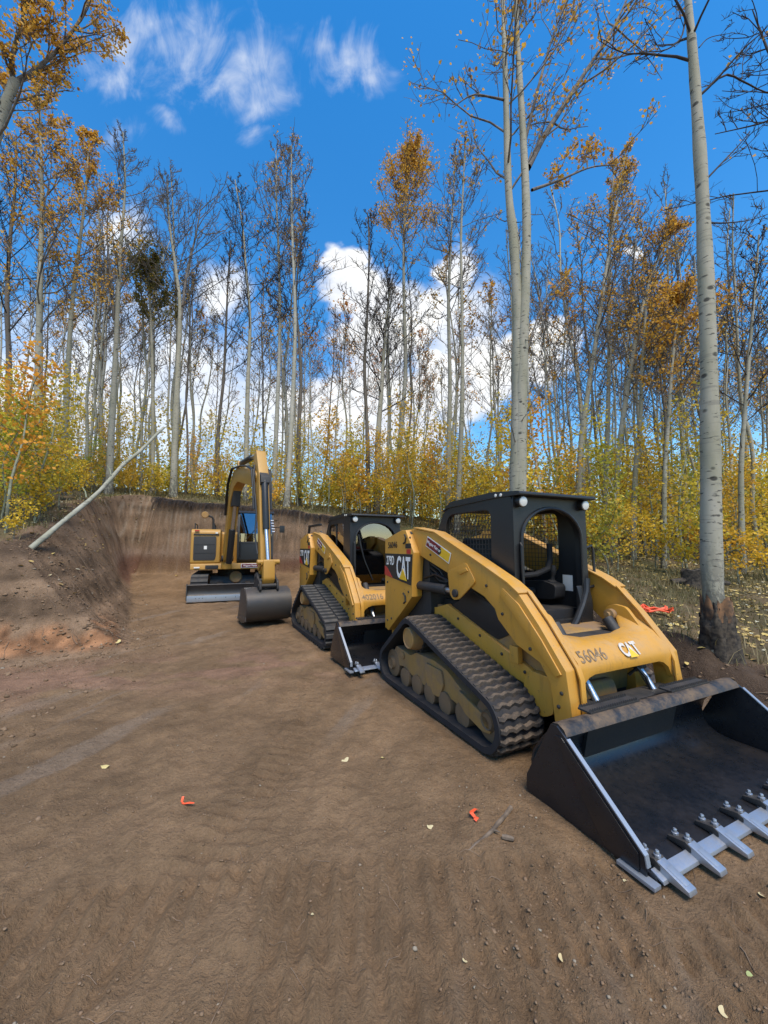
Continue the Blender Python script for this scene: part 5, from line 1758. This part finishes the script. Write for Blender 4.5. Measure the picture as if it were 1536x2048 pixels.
placed_s = list(placed)
placed = placed_s[:]
TINTS = [((1.0, 1.0, 1.0), 'yellow'), ((1.03, .86, .8), 'orange-yellow'), ((.62, .82, .9), 'greenish yellow'), ((1.15, 1.1, 1.0), 'bright yellow')]
cnt = {}
for k in range(290):
    if k < 26: s = forest_spot(7.2, 13, .45, .25, -80, 330)            # left bank
    elif k < 120: s = forest_spot(15.6, 21, .42, .5, -60, 1000)        # above the cut
    elif k < 244: s = forest_spot(9, 20, .5, 1.3, 640, 1620)           # right side
    else: s = forest_spot(20, 34, .6, .5)
    if s is None: continue
    x, y, px = s
    pi = rf.randint(8)
    if px > 1180 and y < 10.5:
        if y < 8: continue
        pi = [0, 1, 5, 6][rf.randint(4)]
    tint, tn = TINTS[rf.choice(4, p=[.46, .16, .12, .26])]
    sc = rf.uniform(.75, 1.2) * (1.2 if px > 640 and y > 10.5 else .9)
    reg = region(px)
    where = 'on the left bank' if reg == 'left' and y < 14 else 'at the far left' if reg == 'left' else reg
    size = 'knee-high' if pi == 6 else 'short' if pi in (0, 1, 5) else 'tall'
    far = 'front' if y < 18 else 'back'
    put_tree('aspen_sapling', SAP[pi], (M['bark_green'], M['twig'], M['leaf_young']), (x, y, gz(x, y)), rf.uniform(0, 6.28), sc,
             '%s %s aspen sapling, %s rows %s' % (size, tn, far, where), 'aspen saplings ' + where, 'sapling', tuple(c * rf.uniform(.85, 1.1) for c in tint))

# low yellow brush at the front of the left bank
for px, py, pi, sc, lab in ((28, 1078, 6, .55, 'small bright yellow sapling beside the foot of the leaning pole'),
                            (6, 1040, 0, .55, 'yellow sapling cut by the left edge above the mound'),
                            (70, 1046, 6, .9, 'knee-high yellow sapling on the mound top near the leaning pole'),
                            (118, 1020, 5, .8, 'yellow sapling standing behind the middle of the leaning pole'),
                            (30, 1012, 1, .7, 'tall-stemmed yellow sapling at the left edge behind the mound'),
                            (160, 1000, 0, .8, 'short yellow sapling at the left end of the dug wall')):
    g = px_ground(px, py)
    put_tree('aspen_sapling', SAP[pi], (M['bark_green'], M['twig'], M['leaf_young']), (g.x, g.y, g.z), px * .7, sc, lab, 'aspen saplings on the left bank', 'sapling', (1.05, 1.05, .95))

# ---- the thicket beyond, too dense to tell stem from stem
rt = np.random.RandomState(41)
N = 130000
yy = np.where(rt.rand(N) < .5, rt.uniform(17.5, 26, N), np.sqrt(rt.uniform(19.0 ** 2, 40.0 ** 2, N)))
xx = (rt.uniform(-120, 1660, N) - 768) / F_PX * yy
cl = fbm(xx * .55, yy * .55, 3, 6) + .35 * fbm(xx * 2.2, yy * 2.2, 2, 3)
lowb = rt.rand(N) < .25
sdt, wdt = pit_sdf(xx, yy)
keep = ((cl > rt.uniform(-.35, .35, N) * .8) | lowb) & (sdt > wdt + 1.5)
lowb = lowb[keep]
xx, yy, cl = xx[keep], yy[keep], cl[keep]
hh = np.where(lowb, .05 + 1.1 * rt.rand(len(xx)), 0.2 + 3.4 * rt.rand(len(xx)) ** 1.25) * (0.75 + 0.9 * np.clip(cl + .3, 0, 1)) * np.where(xx < 0, 1.0, 1.2)
pt = np.stack([xx, yy, natural(xx, yy) + hh], 1)
tag(link('thicket', leaf_mesh('thicket', pt, .105, rt, hexa=False), M['leaf_young']), 'dense yellow aspen undergrowth filling the forest floor beyond the saplings', 'undergrowth', kind='stuff')

# ------------------------------------------------------------------ ground cover
def scatter(n, x0, x1, y0, y1, dens, rng, power=1.0):
    """random points outside the pad, kept with probability dens(sd-w, x, y)"""
    x = rng.uniform(x0, x1, n)
    y = y0 + (y1 - y0) * rng.rand(n) ** power
    s, w = pit_sdf(x, y)
    k = rng.rand(n) < dens(s - w, x, y)
    return x[k], y[k]


rg = np.random.RandomState(51)
vis = lambda x, y: (np.abs(x) < y * 1.08 + .6)
gx1, gy1 = scatter(230000, -16, 14, 3.0, 21, lambda d, x, y: np.where((d > -.12) & vis(x, y), np.clip(.35 + 1.6 * fbm(x * .9, y * .9, 3, 5), .05, 1), 0), rg)
gz1 = ground_z(gx1, gy1)
n = len(gx1)
hgt = rg.uniform(.05, .20, n) * (1 + .8 * fbm(gx1 * .7, gy1 * .7, 2, 2))
a = rg.uniform(0, 6.28, n)
ln = rg.uniform(.3, 1.5, n) * hgt
wd = rg.uniform(.0018, .0042, n) * (1 + gy1 / 8)
base = np.stack([gx1, gy1, gz1 - .01], 1)
side = np.stack([np.cos(a + 1.57), np.sin(a + 1.57), np.zeros(n)], 1) * wd[:, None]
tip = base + np.stack([np.cos(a) * ln, np.sin(a) * ln, hgt], 1)
mid = base + np.stack([np.cos(a) * ln * .35, np.sin(a) * ln * .35, hgt * .62], 1)
V = np.stack([base - side, base + side, mid + side * .6, mid - side * .6, tip], 1).reshape(-1, 3)
i5 = np.arange(n)[:, None] * 5
F = np.concatenate([i5 + np.array([0, 1, 2]), i5 + np.array([0, 2, 3]), i5 + np.array([3, 2, 4])])
me_ = mesh_np('grass', V, F)
tag(link('grass', me_, M['grass']), 'short olive and straw-coloured grass on the forest floor round the pad', 'grass', kind='stuff')

lx_, ly_ = scatter(90000, -14, 13, 2.6, 20, lambda d, x, y: np.where((d > -.9) & vis(x, y), np.clip(.26 + .7 * fbm(x * 1.1 + 3, y * 1.1, 3, 4), .06, 1) * np.where(d > -.1, 1, np.where(x < -3, .35, .10)) * np.where(x > 1, 1.5, .5), 0), rg)
lz_ = ground_z(lx_, ly_) + rg.uniform(.006, .03, len(lx_))
tag(link('leaf_litter', leaf_mesh('leaf_litter', np.stack([lx_, ly_, lz_], 1), .062, rg, flat=.72), M['litter']), 'fallen pale yellow aspen leaves strewn over the banks', 'leaf litter', kind='stuff')


def rock_mesh(rng, k=0):
    bm = bmesh.new()
    bmesh.ops.create_icosphere(bm, subdivisions=1, radius=1.0)
    for v in bm.verts:
        v.co *= rng.uniform(.5, 1.25)
        v.co.z *= .65
    me = bpy.data.meshes.new('clod')
    bm.to_mesh(me)
    bm.free()
    return me


# crumbs of soil and small stones over the pad and the dug faces
protos = [rock_mesh(random.Random(60 + k)) for k in range(6)]
pv = []
for p in protos:
    c = np.empty(len(p.vertices) * 3, np.float32); p.vertices.foreach_get('co', c)
    f = np.array([list(q.vertices) for q in p.polygons])
    pv.append((c.reshape(-1, 3), f))
rk = np.random.RandomState(63)
n = 30000
cyv = 1.15 + 11 * rk.rand(n) ** 1.9
cxv = rk.uniform(-1.08, 1.08, n) * (cyv + .3)
s_, w_ = pit_sdf(cxv, cyv)
keep = (s_ < np.where(cxv > 2, w_ + .5, w_ * .9)) & (rk.rand(n) < np.clip(.40 + 1.5 * fbm(cxv * 1.2, cyv * 1.2, 3, 3) + np.where(s_ > -.4, .8, 0), 0.05, 1))
cxv, cyv = cxv[keep], cyv[keep]
czv = ground_z(cxv, cyv)
nb_ = 6500
fb = rk.rand(nb_)
bxv = np.where(rk.rand(nb_) < .5, -3.75 - 5.95 * fb, rk.uniform(-6.6, -3.4, nb_)) + rk.uniform(-1.6, .3, nb_)
byv = np.where(bxv < -1e9, 0, 5.9 + 9.1 * fb) + rk.uniform(-.5, .5, nb_)
half = rk.rand(nb_) < .45
bxv = np.where(half, rk.uniform(-6.8, -3.5, nb_), -3.75 - 5.95 * fb + rk.uniform(-1.7, .35, nb_))
byv = np.where(half, rk.uniform(5.0, 7.8, nb_), 5.9 + 9.1 * fb + rk.uniform(-.4, .4, nb_))
wallx = rk.rand(nb_) < .12
bxv = np.where(wallx, rk.uniform(-9.8, 0, nb_), bxv)
byv = np.where(wallx, rk.uniform(14.3, 15.3, nb_), byv)
sb_, wb_ = pit_sdf(bxv, byv)
kb = (sb_ > -.5) & (sb_ < wb_ * 1.05)
n_small = len(cxv)
cxv, cyv = np.concatenate([cxv, bxv[kb]]), np.concatenate([cyv, byv[kb]])
czv = np.concatenate([czv, ground_z(bxv[kb], byv[kb])])
V, F, off = [], [], 0
for ci, (x, y, z) in enumerate(zip(cxv, cyv, czv)):
    c, f = pv[rk.randint(6)]
    r = .0025 + .007 * rk.rand() ** 3 + (.012 * rk.rand() if rk.rand() < .012 else 0) + (.03 * rk.rand() ** 2 if (x < -3 or x > 2.7) and rk.rand() < .25 else 0)
    if ci >= n_small: r = .005 + .034 * rk.rand() ** 4
    a = rk.uniform(0, 6.28)
    q = c * r
    V.append(np.stack([q[:, 0] * math.cos(a) - q[:, 1] * math.sin(a) + x, q[:, 0] * math.sin(a) + q[:, 1] * math.cos(a) + y, q[:, 2] * (.7 if ci >= n_small else 1) + z + (r * -.1 if ci >= n_small else r * .15)], 1))
    F.append(f + off)
    off += len(c)
me_ = mesh_np('soil_crumbs', np.concatenate(V), np.concatenate(F))


def crumb_mat():
    m, T, b, o = new_mat('soil_crumb')
    isl = T.n('ShaderNodeNewGeometry').outputs['Random Per Island']
    c = T.mix(T.ramp(isl, 0, .8, smooth=False), (0.125, 0.083, 0.050), (0.225, 0.150, 0.095))
    c = T.mix(T.ramp(isl, .96, .97), c, (0.27, 0.225, 0.17))
    setin(T, b, 'Base Color', c)
    setin(T, b, 'Roughness', .95)
    setin(T, b, 'Specular IOR Level', .15)
    return m


tag(link('soil_crumbs', me_, crumb_mat()), 'crumbs of brown soil and small stones over the levelled pad', 'soil crumbs', kind='stuff')

# roots and thin straw-like twigs
rr = np.random.RandomState(71)
tb = TB()
for k in range(420):
    if k < 150:      # out of the mound and bank
        f = rr.rand()
        x, y = -3.75 + f * -6.0 + rr.uniform(-1.2, .0), 5.9 + f * 9.1 + rr.uniform(-.6, .6)
        if rr.rand() < .45: x, y = rr.uniform(-6.2, -3.9), rr.uniform(5.4, 7.6)
        L, r = rr.uniform(.10, .42), rr.uniform(.0015, .0055)
    elif k < 220:    # right-hand berm
        x, y = rr.uniform(2.6, 5.0), 0
        y = 6.4 - x * .75 + rr.uniform(-.2, .5)
        L, r = rr.uniform(.1, .45), rr.uniform(.002, .006)
    else:            # on the pad
        y = 1.2 + 6 * rr.rand() ** 1.6
        x = rr.uniform(-1, 1) * y
        L, r = rr.uniform(.03, .16), rr.uniform(.0010, .0022)
    a = rr.uniform(0, 6.28)
    pts = []
    for j in range(6):
        a += rr.randn() * .35
        x += math.cos(a) * L / 5
        y += math.sin(a) * L / 5
        pts.append((x, y))
    P = np.array(pts)
    z = ground_z(P[:, 0], P[:, 1]) + r * .6 + (np.abs(rr.randn(6)) * .018 if k < 220 else .002)
    tb.tube(np.column_stack([P, z]), np.linspace(r, r * .4, 6), 5)
tag(link('exposed_roots', tb.mesh('exposed_roots'), M['root']), 'thin exposed roots and straws in the dug soil', 'roots', kind='stuff')

# roots and turf hanging over the lip of the dug wall
th = TB()
ysc = np.linspace(13.0, 16.8, 120)
for k in range(520):
    x0_ = rr.uniform(-9.6, .6)
    xx_ = np.full(120, x0_)
    hit_ = np.nonzero(ground_z(xx_, ysc) > natural(xx_, ysc) - .10)[0]
    if not len(hit_): continue
    y0_ = ysc[hit_[0]] + .05
    z0_ = gz(x0_, y0_)
    L = rr.uniform(.06, .34)
    pts = [(x0_, y0_, z0_ + .02), (x0_ + rr.randn() * .02, y0_ - .10, z0_ + .02), (x0_ + rr.randn() * .03, y0_ - .22 - .1 * rr.rand(), z0_ - L * .5), (x0_ + rr.randn() * .05, y0_ - .26 - .12 * rr.rand(), z0_ - L)]
    th.tube(np.array(pts), [.006, .008, .006, .003], 4)
tag(link('hanging_roots', th.mesh('hanging_roots'), M['twig_dark']), 'dark rootlets hanging over the lip of the dug earth wall', 'roots', kind='stuff')

# ------------------------------------------------------------------ single small things on the pad
ORD = ['first', 'second', 'third', 'fourth', 'fifth', 'sixth', 'seventh', 'eighth', 'ninth', 'tenth', 'eleventh', 'twelfth', 'thirteenth', 'fourteenth', 'fifteenth', 'sixteenth', 'seventeenth', 'eighteenth', 'nineteenth', 'twentieth', '21st', '22nd', '23rd', '24th', '25th', '26th']
LEAVES = [(210, 1538, .050, 'bright yellow leaf lying alone on the left of the bare pad'),
          (690, 1524, .048, 'curled cream leaf on the pad left of the nearest track'),
          (766, 1518, .036, 'small yellow leaf just left of the nearest track front'),
          (860, 1660, .036, 'cream leaf left of the larger orange tape scrap'),
          (1125, 1922, .030, 'tan leaf among the cleat marks at the bottom of the pad'),
          (930, 1922, .018, 'tiny pale leaf among the cleat marks left of the tan leaf'),
          (1502, 1955, .026, 'green leaf near the bottom right corner'),
          (1526, 1802, .034, 'long pale leaf at the right edge below the bucket teeth'),
          (1448, 2038, .030, 'pale leaf at the very bottom right of the picture'),
          (235, 1286, .085, 'yellow leaf on the corner of the mound foot'),
          (1250, 1770, .016, 'small cream leaf left of the first bucket tooth'),
          (625, 1830, .016, 'small grey-white leaf at the bottom centre-left of the pad')]
M['leaf_cream'] = leaf_mat('cream_leaf', (0.66, 0.56, 0.33), (0.60, 0.50, 0.28), None, 0.1)
M['leaf_lime'] = leaf_mat('lime_leaf', (0.35, 0.40, 0.16), (0.35, 0.40, 0.16), None, 0.1)
for k, (px, py, sz, lab) in enumerate(LEAVES):
    g = px_ground(px, py)
    rl_ = np.random.RandomState(900 + k)
    c = np.array([[0, 0, 0]])
    # a small cupped leaf with a stem
    mb = MB()
    n = 12
    out_ = [(math.cos(t) * sz * .55 * (1.15 if abs(t - 0) < .3 else 1), math.sin(t) * sz * .46, sz * .10 * math.cos(2 * t) + sz * .06 * math.sin(3 * t)) for t in (2 * math.pi * j / n for j in range(n))]
    mb.add([(0, 0, sz * -.02)] + out_, [(0, 1 + j, 1 + (j + 1) % n) for j in range(n)])
    mt = M['leaf_lime'] if 'green' in lab else M['leaf_pad'] if 'yellow' in lab else M['leaf_cream']
    o = mb.build('fallen_leaf', mt, smooth=60)
    MB().tube([(-sz * .5, 0, 0), (-sz * .8, sz * .05, sz * .08), (-sz * 1.05, 0, sz * .03)], sz * .018, 5).build('leaf_stem', M['stick'], o)
    o.location = (g.x, g.y, g.z + sz * .12)
    o.rotation_euler = (rl_.uniform(-.35, .35), rl_.uniform(-.35, .35), rl_.uniform(0, 6.28))
    tag(o, lab, 'leaf', 'single leaves on the pad')


def ribbon(name, label, px, py, path, w, mat):
    g = px_ground(px, py)
    mb = MB()
    vs = []
    for i, (x, y, z) in enumerate(path):
        a, b = Vector(path[max(i - 1, 0)]), Vector(path[min(i + 1, len(path) - 1)])
        d = (b - a).normalized()
        s = d.cross(Vector((0, .25 * math.sin(i * 1.7), 1))).normalized() * w / 2
        vs += [tuple(Vector((x, y, z)) - s), tuple(Vector((x, y, z)) + s)]
    mb.add(vs, [(2 * i, 2 * i + 1, 2 * i + 3, 2 * i + 2) for i in range(len(path) - 1)])
    o = mb.build(name, mat, smooth=60)
    o.location = (g.x, g.y, g.z)
    tag(o, label, 'flagging tape', 'scraps of orange tape')
    return o


ribbon('tape_scrap', 'short curl of red-orange flagging tape in the middle of the bare pad', 372, 1613,
       [(-.035, .03, .03), (-.03, .005, .012), (-.01, -.006, .010), (.02, -.004, .014), (.05, .0, .010)], .014, M['tape'])
ribbon('tape_scrap', 'crumpled orange flagging tape above the crooked stick', 950, 1638,
       [(.03, .04, .012), (.01, .02, .03), (-.018, .014, .016), (-.024, -.01, .03), (-.006, -.022, .012), (.004, -.04, .02), (-.012, -.05, .012)], .022, M['tape'])

ga, gb, gc = px_ground(1022, 1622), px_ground(985, 1668), px_ground(922, 1730)
st_ = MB()
pts = [ga.lerp(gb, t) for t in (0, .35, .7)] + [gb] + [gb.lerp(gc, t) for t in (.25, .55, .8, 1)]
st_.tube([p + Vector((.004 * math.sin(i * 2.1), 0, .010 + .003 * math.cos(i * 1.3))) for i, p in enumerate(pts)], [.014, .012, .012, .011, .009, .008, .006, .004], 8)
st_.tube([gb + Vector((0, 0, .01)), gb + Vector((.02, -.015, .016)), gb + Vector((.035, -.02, .012))], [.008, .006, .003], 6)
tag(st_.build('stick', M['stick']), 'crooked brown stick lying left of the nearest bucket', 'stick')
g = px_ground(1016, 1682)
w_ = MB().tube([(-.028, .01, .012), (-.01, .003, .013), (.012, -.004, .013), (.03, -.01, .012)], [.011, .014, .013, .010], 7)
w_ = w_.build('wood_chunk', M['stick'])
w_.location = g
tag(w_, 'short broken wood piece right of the crooked stick', 'wood')

# orange webbing heaped behind the loader on the right bank
g = px_ground(1300, 1228)
ro_ = np.random.RandomState(5)
wb = MB()
for k in range(16):
    p = [Vector((ro_.uniform(-.34, .34), ro_.uniform(-.12, .12), .02 + .05 * ro_.rand())) for _ in range(2)]
    m_ = (p[0] + p[1]) / 2 + Vector((ro_.uniform(-.08, .08), ro_.uniform(-.06, .06), .03 + .05 * ro_.rand()))
    wb.tube([p[0], m_, p[1]], [.013, .016, .013], 6)
wb = wb.build('orange_webbing', M['tape'])
wb.location = g
tag(wb, 'heap of red-orange straps on the grass behind the nearest loader', 'straps')

# dark stump in the brush left of the thick right-hand trunk
q = at(1388, 1115, 8.6)
sm = MB()
sx, sy = q.x, 8.6
sz = gz(sx, sy)
for k in range(1):
    sm.lathe((0, 0, -.1), (0, 0, 1), [(.34, 0), (.30, .12), (.26, .28), (.25, .42), (.22, .46), (.05, .40)], 14)
sv = random.Random(3)
sm.v = [(x * (1 + sv.uniform(-.12, .12)), y * (1 + sv.uniform(-.12, .12)), z + (sv.uniform(-.05, .08) if z > .3 else 0)) for x, y, z in sm.v]
so = sm.build('tree_stump', M['char'])
so.location = (sx, sy, sz)
MB().tube([(-.5, .05, .10), (-.1, 0, .16), (.5, .1, .12), (.9, .2, .06)], [.07, .08, .07, .05], 8).build('broken_log', M['char'], so)
tag(so, 'dark charred stump in the brush left of the thick right-hand trunk', 'stump')

# ------------------------------------------------------------------ number the look-alikes from left to right
from collections import defaultdict
groups = defaultdict(list)
for o in C.objects:
    if o.parent is None and 'label' in o and 'group' in o:
        groups[o['label']].append(o)
for lab, os_ in groups.items():
    if 2 <= len(os_) <= len(ORD):
        os_.sort(key=lambda o: o.location.x / max(o.location.y, .1))
        for k, o in enumerate(os_):
            o['label'] = '%s, %s from left' % (lab, ORD[k])
